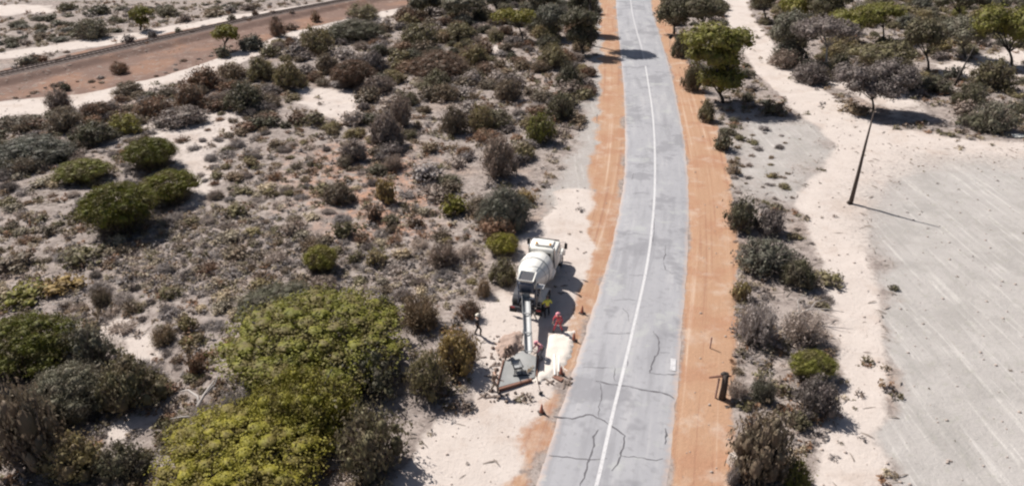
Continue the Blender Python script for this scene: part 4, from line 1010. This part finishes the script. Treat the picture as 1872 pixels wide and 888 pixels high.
mb = MB(); mb.add([(-.42,-.30,2.30),(.42,-.30,2.30),(.42,.5,2.4),(-.42,.5,2.4),(-.2,-.15,1.72),(.2,-.15,1.72),(.2,.2,1.72),(-.2,.2,1.72)], [(0,1,5,4),(1,2,6,5),(2,3,7,6),(3,0,4,7)])
mb.build('collector', GREYM, T)
mb = MB()
for s in (-1, 1): mb.tube([(.95+s*.16,.15,.9),(.95+s*.16,.05,2.9)], .022, 6)
for k in range(7): mb.tube([(.79,.14-k*.014,1.0+k*.28),(1.11,.14-k*.014,1.0+k*.28)], .018, 5)
mb.build('ladder', GREYM, T)
MB().box((.98, .35, 2.62), (.6, .6, .05)).build('platform', GREYM, T)
Mt = Matrix.Translation((1.0, 4.55, 1.55)) @ Matrix.Rotation(rad(90), 4, 'X')
MB().lathe([(.02,0),(.26,0),(.30,.05),(.30,.95),(.26,1.0),(.02,1.0)], 20, Mt).build('water_tank', WHITE, T, smooth=True)
MB().lathe([(.02,0),(.24,0),(.28,.05),(.28,1.1),(.24,1.15),(.02,1.15)], 20, Matrix.Translation((-.98, 5.1, .85)) @ Matrix.Rotation(rad(90), 4, 'X')).build('fuel_tank', CHROME, T, smooth=True)
for s in (-1, 1):
    mb = MB(); arc = [(math.cos(a)*.66, math.sin(a)*.66) for a in np.linspace(rad(8), rad(172), 9)]
    pr = [(1.9+c*1.75 if abs(c) > 0 else 1.9, .62+sn) for c, sn in arc]; pr2 = [(1.9+(y-1.9)*.965, z-.05) for y, z in pr[::-1]]
    for (a0, b0), (a1, b1) in zip(pr[:-1], pr[1:]): mb.add([(s*.7,a0,b0),(s*1.25,a0,b0),(s*1.25,a1,b1),(s*.7,a1,b1),(s*.7,a0,b0-.04),(s*1.25,a0,b0-.04),(s*1.25,a1,b1-.04),(s*.7,a1,b1-.04)], [(0,1,2,3),(4,5,6,7),(0,1,5,4),(1,2,6,5),(2,3,7,6),(3,0,4,7)])
    mb.build('mudguard', WHITE if s > 0 else DARKM, T); MB().box((s*.97, .06, .52), (.55, .02, .5)).build('mudflap', BLACK, T)
    MB().box((s*.98, -.085, .78), (.34, .03, .12)).build('tail_light', RED, T, .01)
def wheel(x_, y_, wdt):
    tyre = [(.30,-wdt/2),(.44,-wdt/2),(.51,-wdt/2+.04),(.52,-wdt*.2),(.52,wdt*.2),(.51,wdt/2-.04),(.44,wdt/2),(.30,wdt/2)]
    Mw = Matrix.Translation((x_, y_, .52)) @ Matrix.Rotation(rad(90), 4, 'Y'); s = 1 if x_ > 0 else -1
    o = MB().lathe(tyre, 26, Mw, True).build('wheel', BLACK, T, smooth=True)
    rim = [(.31,-wdt*.4),(.31,wdt*.4),(.28,wdt*.4),(.24,wdt*.1),(.12,wdt*.12),(.11,wdt*.42),(.02,wdt*.44)] if s > 0 else [(.31,wdt*.4),(.31,-wdt*.4),(.28,-wdt*.4),(.24,-wdt*.1),(.12,-wdt*.12),(.11,-wdt*.42),(.02,-wdt*.44)]
    MB().lathe(rim, 20, Mw).build('rim', CHROME, o, smooth=False)
for y_ in (1.2, 2.55):
    for s in (-1, 1): wheel(s*.95, y_, .56)
for s in (-1, 1): wheel(s*1.0, 7.95, .30)
mb = MB()
for y_ in (1.2, 2.55, 7.95): mb.tube([(-.9,y_,.52),(.9,y_,.52)], .09, 8)
mb.build('axle', DARKM, T)
# long chute sections from the collector down to the slab
rm = Matrix.Translation((tx, ty, 0)) @ Matrix.Rotation(th, 4, 'Z')
c0 = rm @ Vector((0, .0, 1.85+gz(tx, ty))); gx1, gy1 = G(966, 645, 1.15); c1 = Vector((gx1, gy1, 1.15))
inv = rm.inverted(); a0 = inv @ c0; a1 = inv @ c1; dirc = (a1-a0); dl = dirc.length; qd = dirc.to_track_quat('Y', 'Z').to_matrix().to_4x4()
def chute(f0, f1, wd, nm_):
    mb = MB(); M0 = Matrix.Translation(a0+dirc*f0) @ qd; ln = dl*(f1-f0); cs = [(-wd/2,.22),(-wd/2*.92,.05),(-wd*.3,-.06),(0,-.10),(wd*.3,-.06),(wd/2*.92,.05),(wd/2,.22)]
    vs = [(x, 0, z) for x, z in cs]+[(x, ln, z) for x, z in cs]+[(x*.93, 0, z+.03) for x, z in cs]+[(x*.93, ln, z+.03) for x, z in cs]
    fs = []
    for k in range(6): fs += [(k, k+1, 8+k, 7+k), (14+k, 15+k, 22+k, 21+k)]
    fs += [(0, 7, 21, 14), (6, 13, 27, 20)]; mb.add(vs, fs, M0)
    for y_ in (.03, ln-.03): mb.box(M0 @ Vector((0, y_, .10)), (wd+.06, .05, .05), M0.to_euler())
    return mb.build(nm_, GREYM, T)
GREYM = mat('worn_chute_steel', (.33,.335,.34), .55, .2, var=.3, scale=4, dirt=(.22,.21,.20)); chute(-.02, .36, .62, 'chute'); chute(.34, .70, .58, 'chute'); chute(.68, 1.0, .54, 'chute')
mb = MB(); mid = a0+dirc*.62
for s in (-1, 1): mb.tube([mid+Vector((s*.28,0,0)), Vector((mid.x+s*.4, mid.y-.1, 0))], .03, 6)
mb.build('chute_prop', DARKM, T)

# ================================================================ the slab being poured, formwork, tools
def flat(pxs, zb, zt, name, mt, jit=0, sub=None):
    pts = [G(*p) for p in pxs]; mb = MB(); n_ = len(pts)
    mb.add([(x, y, zb) for x, y in pts]+[(x, y, zt) for x, y in pts], [tuple(range(n_, 2*n_))]+[(i, (i+1) % n_, n_+(i+1) % n_, n_+i) for i in range(n_)])
    return mb
CONC = mat('wet_concrete', (.30,.30,.295), .45, var=.6, scale=1.6, dirt=(.16,.15,.145))
slabpx = [(924,662),(955,643),(982,655),(978,692),(912,710)]
cx_, cy_ = G(950, 678)
o = flat(slabpx, -.1, .14, 's', CONC).build('fresh_concrete_slab', CONC, None, .02); prop(o, 'fresh grey concrete slab at the foot of the chute, framed by boards', 'concrete slab')
def beam(p, q, wd, ht, z, name, mt, label, cat, group=None):
    a = Vector((*G(*p), z)); b = Vector((*G(*q), z)); c = (a+b)/2; dd = b-a
    o = MB().box((0, 0, 0), (wd, dd.length, ht)).build(name, mt, None, .008); o.location = c; o.rotation_euler = dd.to_track_quat('Y', 'Z').to_euler(); return prop(o, label, cat, group)
beam((912,715),(972,697),.17,.24,.12,'formwork_board',TIMBERR,'thick red-brown board along the near edge of the fresh slab','board')
beam((984,653),(981,690),.07,.20,.10,'formwork_board',TIMBERR,'thin board on the right edge of the fresh slab, next to the white sand','board')
beam((921,660),(909,706),.06,.18,.09,'formwork_board',TIMBERR,'thin board on the left edge of the fresh slab, by the standing worker','board')
beam((938,690),(968,688),.12,.06,.18,'screed_bar',DARKM,'short dark screed bar lying across the fresh slab','tool')
beam((1012,688),(1028,696),.34,.05,.07,'loose_board',TIMBERR,'small brown board lying at the near right edge of the white sand','board')
beam((1013,650),(1014,688),.10,.10,.13,'white_pipe',WHITE,'long white pipe lying on the white sand, left of the pair','pipe')
beam((1022,652),(1021,682),.08,.08,.12,'white_pipe',WHITE,'shorter white pipe lying on the white sand, right of the pair','pipe')
# barrow
bx, by = G(945, 682); Bw = empty('barrow', (bx, by, .14), 'small dark-framed barrow standing in the middle of the fresh slab', 'barrow', rad(15))
mb = MB(); mb.add([(-.30,-.40,.62),(.30,-.40,.62),(.30,.45,.62),(-.30,.45,.62),(-.2,-.25,.36),(.2,-.25,.36),(.2,.22,.36),(-.2,.22,.36)], [(0,1,5,4),(1,2,6,5),(2,3,7,6),(3,0,4,7),(4,5,6,7)])
mb.build('tray', GREYM, Bw); mb = MB()
for s in (-1, 1): mb.tube([(s*.05,.62,.2),(s*.22,.0,.36),(s*.30,-.9,.62)], .03, 6); mb.tube([(s*.24,-.3,.42),(s*.26,-.35,.02)], .025, 6)
mb.tube([(-.3,-.4,.63),(.3,-.4,.63),(.3,.45,.63),(-.3,.45,.63),(-.3,-.4,.63)], .03, 6); mb.build('frame', BLACK, Bw)
MB().lathe([(.1,-.05),(.19,-.05),(.2,0),(.19,.05),(.1,.05)], 16, Matrix.Translation((0,.62,.2)) @ Matrix.Rotation(rad(90), 4, 'Y'), True).build('wheel', BLACK, Bw)
# heaps
def heap(pxs, ht, name, mt, label, cat, seed, rough=.4, step=.12):
    pol = poly(pxs); lo = pol.min(0)-.3; hi = pol.max(0)+.3; xs = np.arange(lo[0], hi[0], step); ys = np.arange(lo[1], hi[1], step)
    A, B = np.meshgrid(xs, ys); Pp = np.stack([A.ravel(), B.ravel()], 1); s = sd_poly(Pp, pol)+(fbm(Pp[:, 0]*1.8, Pp[:, 1]*1.8, seed)-.5)*.8
    z = np.array([gz(x, y) for x, y in Pp])+ht*sstep(s, -.05, .55)*(1-rough+rough*2*fbm(Pp[:, 0]*1.6, Pp[:, 1]*1.6, seed+3)); z[s < -.02] -= .12
    ii = np.arange(len(xs)*len(ys)).reshape(len(ys), len(xs)); q_ = np.stack([ii[:-1, :-1], ii[:-1, 1:], ii[1:, 1:], ii[1:, :-1]], -1).reshape(-1, 4)
    k_ = (s[q_] > -.12).any(1); q_ = q_[k_]
    o = link(name, mesh_np(name, np.column_stack([Pp, z]), q_, mt, smooth=True)); return prop(o, label, cat)
def sandmat(name, a, b):
    m, t, bs = nm(name); p = pos(t); c = mix(t, a, b, noise(t, 1.5, 5, .6, p)); n_ = noise(t, 7, 5, .7, p); t.links.new(c, bs.inputs['Base Color']); bs.inputs['Roughness'].default_value = .95; bump(t, bs, n_, .6, .06); return m
heap([(1006,612),(1052,602),(1052,622),(1040,655),(1034,676),(1010,692),(986,702),(974,692),(982,655),(996,626)], .16, 'white_sand_heap', sandmat('white_sand', (.52,.46,.41), (.66,.60,.54)), 'low spread heap of very white sand between the slab and the road', 'sand heap', 60)
heap([(905,636),(918,618),(940,604),(956,612),(958,640),(938,650),(918,656)], .42, 'dug_soil_heap', sandmat('dug_soil', (.22,.15,.12), (.42,.32,.27)), 'lumpy heap of dug brown soil behind the fresh slab', 'soil heap', 70, .8, .1)
# offcuts, clods and rubble round the job
V = []; Fc = []; mb = MB()
for k in range(90):
    px, py = R.choice([(R.gauss(915, 12), R.gauss(650, 22)), (R.gauss(940, 14), R.gauss(632, 10)), (R.uniform(880, 960), R.uniform(715, 735)), (R.uniform(985, 1045), R.uniform(690, 705))]); x, y = G(px, py)
    if R.random() < .35: mb.box((x, y, gz(x, y)+.04), (R.uniform(.3, .9), R.uniform(.05, .12), .05), Euler((0, R.uniform(-.15, .15), R.uniform(0, 3.1))))
    else: l = R.uniform(.06, .22); mb.box((x, y, gz(x, y)+l*.3), (l, l*R.uniform(.6, 1.2), l*.8), Euler((R.uniform(0, 3), R.uniform(0, 3), R.uniform(0, 3))))
prop(mb.build('work_rubble', mat('rubble_brown', (.20,.15,.125), .9, var=.7, scale=1.5)), 'brown timber offcuts and clods strewn round the fresh slab', 'rubble', kind='stuff')
# cones
ORANGE = mat('cone_orange', (.30,.10,.06), .5, var=.25); CONEB = mat('cone_base', (.06,.045,.04), .8)
def cone(px, py, h_, label, tilt=0):
    x, y = G(px, py); e = empty('traffic_cone', (x, y, gz(x, y)+.0), label, 'traffic cone', R.uniform(0, 1.5), 'traffic cones along the work area')
    MB().box((0, 0, .03), (.42, .42, .06)).build('base', CONEB, e, .015)
    MB().lathe([(.155,.05),(.13,.12),(.035,h_),(.01,h_)], 16).build('cone_body', ORANGE, e, smooth=True)
    MB().lathe([(.106,h_*.34),(.072,h_*.62),(.066,h_*.62),(.10,h_*.34)], 16, None, True).build('reflective_band', WHITE, e)
cone(1064,572,.68,'dull orange cone furthest up the verge, beside the truck shadow')
cone(1049,622,.68,'dull orange cone at the upper right corner of the white sand heap')
cone(1026,684,.68,'dull orange cone at the near right edge of the white sand heap')
cone(990,754,.68,'dull orange cone nearest the camera, alone on the sand')
# shovel stuck in the sand
x, y = G(988, 720); e = empty('shovel', (x, y, gz(x, y)), 'long-handled shovel stuck upright in the sand in front of the white heap', 'shovel')
MB().tube([(0,0,.2),(-.28,.25,1.35)], .025, 7).build('handle', TIMBERR, e); MB().box((.02,-.02,.08), (.26,.05,.34), Euler((.2,0,.3))).build('blade', DARKM, e, .01)

# ================================================================ people
SKIN = mat('skin', (.42,.26,.19), .6, var=.08); HAIR = mat('hair_brown', (.06,.04,.03), .7)
def skinned(name, chains, mt, parent, lvl=1, root=0):
    bm = bmesh.new(); sk = bm.verts.layers.skin.verify(); vs = {}
    for ch_ in chains:
        prev = None
        for (p, r_) in ch_:
            k = tuple(round(c, 4) for c in p)
            if k not in vs:
                v = bm.verts.new(p); v[sk].radius = (r_, r_) if not isinstance(r_, tuple) else r_; v[sk].use_root = (len(vs) == 0); vs[k] = v
            v = vs[k]
            if prev is not None and prev is not v and not bm.edges.get((prev, v)): bm.edges.new((prev, v))
            prev = v
    me = bpy.data.meshes.new(name); bm.to_mesh(me); bm.free(); me.materials.append(mt); o = link(name, me, parent)
    o.modifiers.new('skin', 'SKIN').use_smooth_shade = True
    if lvl: s = o.modifiers.new('sub', 'SUBSURF'); s.levels = lvl; s.render_levels = lvl
    return o
def person(px, py, face, label, shirt, trousers, hat=None, bend=0.0, legs=.12, arms=((.25,.1,-.5),(.25,.1,-.5)), hgt=1.78, vest=None, sleeves=True, crouch=0.0):
    """face: heading the person looks at (deg, 0 = away from the camera). bend: torso pitch. arms: hand offsets (out, forward, up) from the shoulder"""
    x, y = G(px, py); e = empty('person', (x, y, gz(x, y)), label, 'person', rad(face)); e.scale = (hgt/1.78,)*3
    hip = Vector((0, -.25*math.sin(bend)-crouch*.12, .93-crouch)); up = Vector((0, math.sin(bend), math.cos(bend))); fw = Vector((0, math.cos(bend), -math.sin(bend)))
    chest = hip+up*.32; neck = hip+up*.50; sh = hip+up*.46; head0 = neck+(up*.6+Vector((0, .1, .35))).normalized()*.10; headv = (up*.5+Vector((0, .25, .6))).normalized(); hc = neck+headv*.20
    P = lambda v: tuple(v)
    body = [[(P(hip), .13), (P(hip+up*.16), .125), (P(chest), .145), (P(sh), .10), (P(neck), .058), (P(head0), .062), (P(hc), .098), (P(hc+headv*.08), .085)]]
    # face: brow, nose and chin as small bumps of the same surface
    ff = (Vector((0, 1, 0))*.9+headv*-.1).normalized(); body.append([(P(hc), .098), (P(hc+ff*.085-headv*.03), .026)]); body.append([(P(head0), .062), (P(head0+ff*.06+headv*.02), .035)])
    shirtc = [[(P(hip+up*.02), .15), (P(hip+up*.18), .148), (P(chest), .168), (P(sh+up*.01), .115)]]
    trc = [[(P(hip+up*.06), .148), (P(hip), .15)]]
    for i, s in enumerate((-1, 1)):
        so_ = sh+Vector((s*.19, 0, -.01)); ax, ay, az = arms[i]; hand = so_+Vector((s*ax, ay, az)); mid_ = (so_+hand)/2
        span = (hand-so_).length; lift = math.sqrt(max(.29**2-(span/2)**2, 0)) if span < .58 else 0
        elb = mid_+Vector((s*.5, -.75, -.2)).normalized()*lift; wr = elb+(hand-elb)*.93; dirh = (hand-elb).normalized(); pal = wr+dirh*.07
        body.append([(P(sh), .10), (P(so_), .062), (P(elb), .045), (P(wr), .029), (P(pal), (.042, .022))])
        sidev = dirh.cross(Vector((0, 0, 1)));  sidev = sidev.normalized() if sidev.length > .1 else Vector((0, 1, 0)); dn = dirh.cross(sidev).normalized()
        for k, (o_, ln) in enumerate(((-.03, .062), (-.01, .074), (.01, .07), (.03, .054))):
            k0 = pal+sidev*o_+dirh*.03; k1 = k0+dirh*ln*.55+dn*.008; k2 = k1+dirh*ln*.4+dn*.024; body.append([(P(pal), (.042, .022)), (P(k0), .0105), (P(k1), .0095), (P(k2), .008)])
        t0 = wr+sidev*-.035+dirh*.02; body.append([(P(wr), .029), (P(t0), .013), (P(t0+dirh*.045-sidev*.02), .010)])
        if sleeves: shirtc.append([(P(sh+up*.01), .115), (P(so_), .082), (P(elb), .062), (P(elb+(wr-elb)*.75), .046)])
        else: shirtc.append([(P(sh+up*.01), .115), (P(so_), .082), (P(so_+(elb-so_)*.6), .068)])
        hj = hip+Vector((s*.095, 0, -.06)); foot = Vector((s*(legs+.05), (.14 if s > 0 else -.12)*(1 if crouch < .3 else .3), .09)); md = (hj+foot)/2; sp = (foot-hj).length
        kl = math.sqrt(max(.425**2-(sp/2)**2, 0)); kn = md+Vector((s*.12, 1, .0)).normalized()*kl
        body.append([(P(hip), .13), (P(hj), .088), (P(kn), .058), (P(foot), .04), (P(foot+Vector((0, .13, -.045))), .036)])
        trc.append([(P(hip), .15), (P(hj), .105), (P(kn), .078), (P(foot+Vector((0, 0, .04))), .068)])
        skinned('boot', [[(P(foot+Vector((0, -.03, .05))), .058), (P(foot+Vector((0, -.02, -.03))), .05), (P(foot+Vector((0, .15, -.045))), .042)]], BLACK, e, 1)
    skinned('body', body, SKIN, e, 1); skinned('shirt', shirtc, shirt, e, 1); skinned('trousers', trc, trousers, e, 1)
    if vest: skinned('vest', [[(P(hip+up*.10), .16), (P(chest), .182), (P(sh+up*.0), .13)], [(P(sh), .13), (P(sh+Vector((.13, 0, 0))), .095)], [(P(sh), .13), (P(sh+Vector((-.13, 0, 0))), .095)]], vest, e, 1)
    q_ = headv.to_track_quat('Z', 'Y').to_matrix().to_4x4()
    if hat: MB().lathe([(.17,.0),(.175,.015),(.115,.03),(.112,.09),(.08,.135),(.01,.15)], 18, Matrix.Translation(hc+headv*.045) @ q_).build('hat', hat, e, smooth=True)
    else: MB().lathe([(.108,-.02),(.112,.05),(.085,.11),(.01,.135)], 14, Matrix.Translation(hc-ff*.02+headv*.03) @ q_).build('hair', HAIR, e, smooth=True)
    mb = MB()
    for s in (-1, 1): mb.lathe([(.003,-.01),(.011,0),(.003,.01)], 8, Matrix.Translation(hc+ff*.088+Vector((s*.033, 0, 0))+headv*.0))
    mb.build('eyes', BLACK, e); return e
def cloth(name, c): return mat(name, c, .85, var=.25, scale=8)
NAVY = cloth('cloth_black_navy', (.025,.025,.03)); PALE = cloth('cap_cream', (.72,.66,.56)); BRN = cloth('cloth_brown', (.16,.11,.085)); KHK = cloth('cloth_khaki', (.24,.19,.15)); PNK = cloth('cloth_pink', (.72,.30,.34)); YLW = cloth('cloth_hi_vis_yellow', (.80,.78,.12)); RD = cloth('cloth_red', (.62,.10,.12)); GRY = cloth('cloth_grey', (.20,.20,.21))
person(873,614,-60,'lone observer in black clothes and cream hat on the sand by the red-brown ball bush',NAVY,NAVY,PALE,arms=((.06,.05,-.54),(.06,.05,-.54)))
person(904,716,-70,'worker in brown shirt and khaki trousers standing at the near left corner of the slab',BRN,KHK,BRN,bend=.25,legs=.16,arms=((.12,.32,-.42),(.10,.36,-.38)),hgt=1.88)
person(928,656,-150,'worker in brown bent double over the far edge of the slab',BRN,BRN,BRN,bend=1.0,legs=.2,arms=((.08,.25,-.45),(.05,.28,-.42)),crouch=.12)
person(987,655,110,'worker in pink shirt bending at the end of the chute',PNK,GRY,PNK,bend=.85,legs=.16,arms=((.06,.3,-.42),(.05,.32,-.42)),crouch=.05)
person(1000,579,10,'worker in bright yellow vest standing in the truck shade at its rear corner',YLW,NAVY,None,bend=.08,arms=((.10,.28,-.38),(.10,.28,-.40)),vest=YLW,hgt=1.85)
person(1020,606,160,'worker in red overalls with legs apart at the top of the white sand heap',RD,RD,PNK,bend=.25,legs=.26,arms=((.10,.18,-.48),(.16,.12,-.48)),hgt=1.75)

# ================================================================ roadside things on the right
x, y = G(1320, 728); e = empty('old_gate_post', (x, y, gz(x, y)), 'thick dark weathered gate post with rail stub on the right verge, scrub behind it', 'post', rad(-6))
mb = MB().tube([(0,0,-.2),(.02,.05,.8),(.0,.1,1.9)], [.24,.21,.19], 9); mb.build('post', TIMBER, e, smooth=True)
MB().tube([(-.42,0,-.1),(-.38,.05,1.5)], .07, 7).build('side_post', mat('timber_pinkish', (.42,.27,.22), .85, var=.3), e)
MB().tube([(-1.0,.05,1.55),(-.3,.1,1.68),(.35,.12,1.72)], [.06,.09,.06], 7).build('rail_stub', TIMBERR, e)
MB().tube([(-.25,.2,1.75),(-.1,.1,1.9),(.1,.15,1.88)], [.10,.14,.08], 7).build('knot', BARKD, e)
def gpost(px, py, h_, label, mt):
    x, y = G(px, py); e = empty('guide_post', (x, y, gz(x, y)), label, 'post'); MB().box((0,0,h_/2-.1), (.09,.05,h_+.2)).build('post', mt, e, .005); MB().box((0,-.03,h_-.15), (.06,.012,.1)).build('reflector', RED, e)
gpost(1298,636,.95,'thin pinkish guide post on the orange verge above the old gate post',mat('post_faded', (.45,.30,.27), .8))
gpost(1091,222,1.0,'white guide post on the left verge, far up the road',WHITE)
gpost(1047,700,.1,'low broken stub of a guide post at the asphalt edge',WHITE)
bpy.data.objects.remove(bpy.data.objects['guide_post.002'].children[1]); bpy.data.objects.remove(bpy.data.objects['guide_post.002'].children[0]); bpy.data.objects.remove(bpy.data.objects['guide_post.002'])
x, y = G(1224, 86); e = empty('road_sign', (x, y, gz(x, y)), 'small dark round sign on a thin post at the right edge of the far road', 'road sign', rad(10))
MB().tube([(0,0,-.1),(0,0,1.9)], .035, 8).build('post', GREYM, e); MB().lathe([(.01,-.012),(.38,-.012),(.38,.012),(.01,.012)], 22, Matrix.Translation((0,-.05,1.75)) @ Matrix.Rotation(rad(90), 4, 'X')).build('sign_plate', DARKM, e)
x, y = G(1340, 846); e = prop(MB().box((0,0,.32), (.62,.55,.78)).build('pale_block', mat('pale_concrete', (.58,.50,.44), .9, var=.25), None, .07), 'pale squared concrete block at the bottom of the right verge', 'concrete block'); e.location = (x, y, gz(x, y)); e.rotation_euler = (.06, .1, .5)
# scrap sheet metal, upper right
PALEM = mat('pale_sheet_metal', (.62,.61,.56), .5, .1, var=.2, scale=3)
def sheet(px, py, wd, dp, ht, rz, tilt, label):
    x, y = G(px, py); mb = MB(); n_ = 14
    for i in range(n_): 
        a0_ = -wd/2+wd*i/n_; a1_ = a0_+wd/n_; z0 = .05*(i % 2); z1 = .05*((i+1) % 2)
        mb.add([(a0_,-dp/2,z0),(a1_,-dp/2,z1),(a1_,dp/2,z1+tilt),(a0_,dp/2,z0+tilt)], [(0,1,2,3)])
        mb.add([(a0_,-dp/2,z0-.02),(a1_,-dp/2,z1-.02),(a1_,dp/2,z1+tilt-.02),(a0_,dp/2,z0+tilt-.02)], [(3,2,1,0)])
    o = mb.build('metal_sheet', PALEM); o.location = (x, y, gz(x, y)+ht); o.rotation_euler = (0, 0, rz); return prop(o, label, 'metal sheet')
sheet(1797,211,1.9,1.3,.55,-.25,.25,'pale corrugated metal sheet propped on scrap, upper right')
sheet(1777,206,1.5,.7,.25,-.95,.25,'narrow pale metal sheet slanting down left of the propped one')
sheet(1865,250,2.0,.8,.15,.1,.15,'pale metal sheet lying at the right edge by the paddock')
x, y = G(1800, 214); mb = MB(); mb.box((0,0,.25), (1.5,.5,.5)); mb.box((.2,.2,.5), (.5,.2,.3), Euler((.2,.1,.4))); o = mb.build('scrap_frame', DARKM, None, .02); o.location = (x, y+.2, gz(x, y)); prop(o, 'dark scrap frame carrying the propped metal sheet', 'scrap')
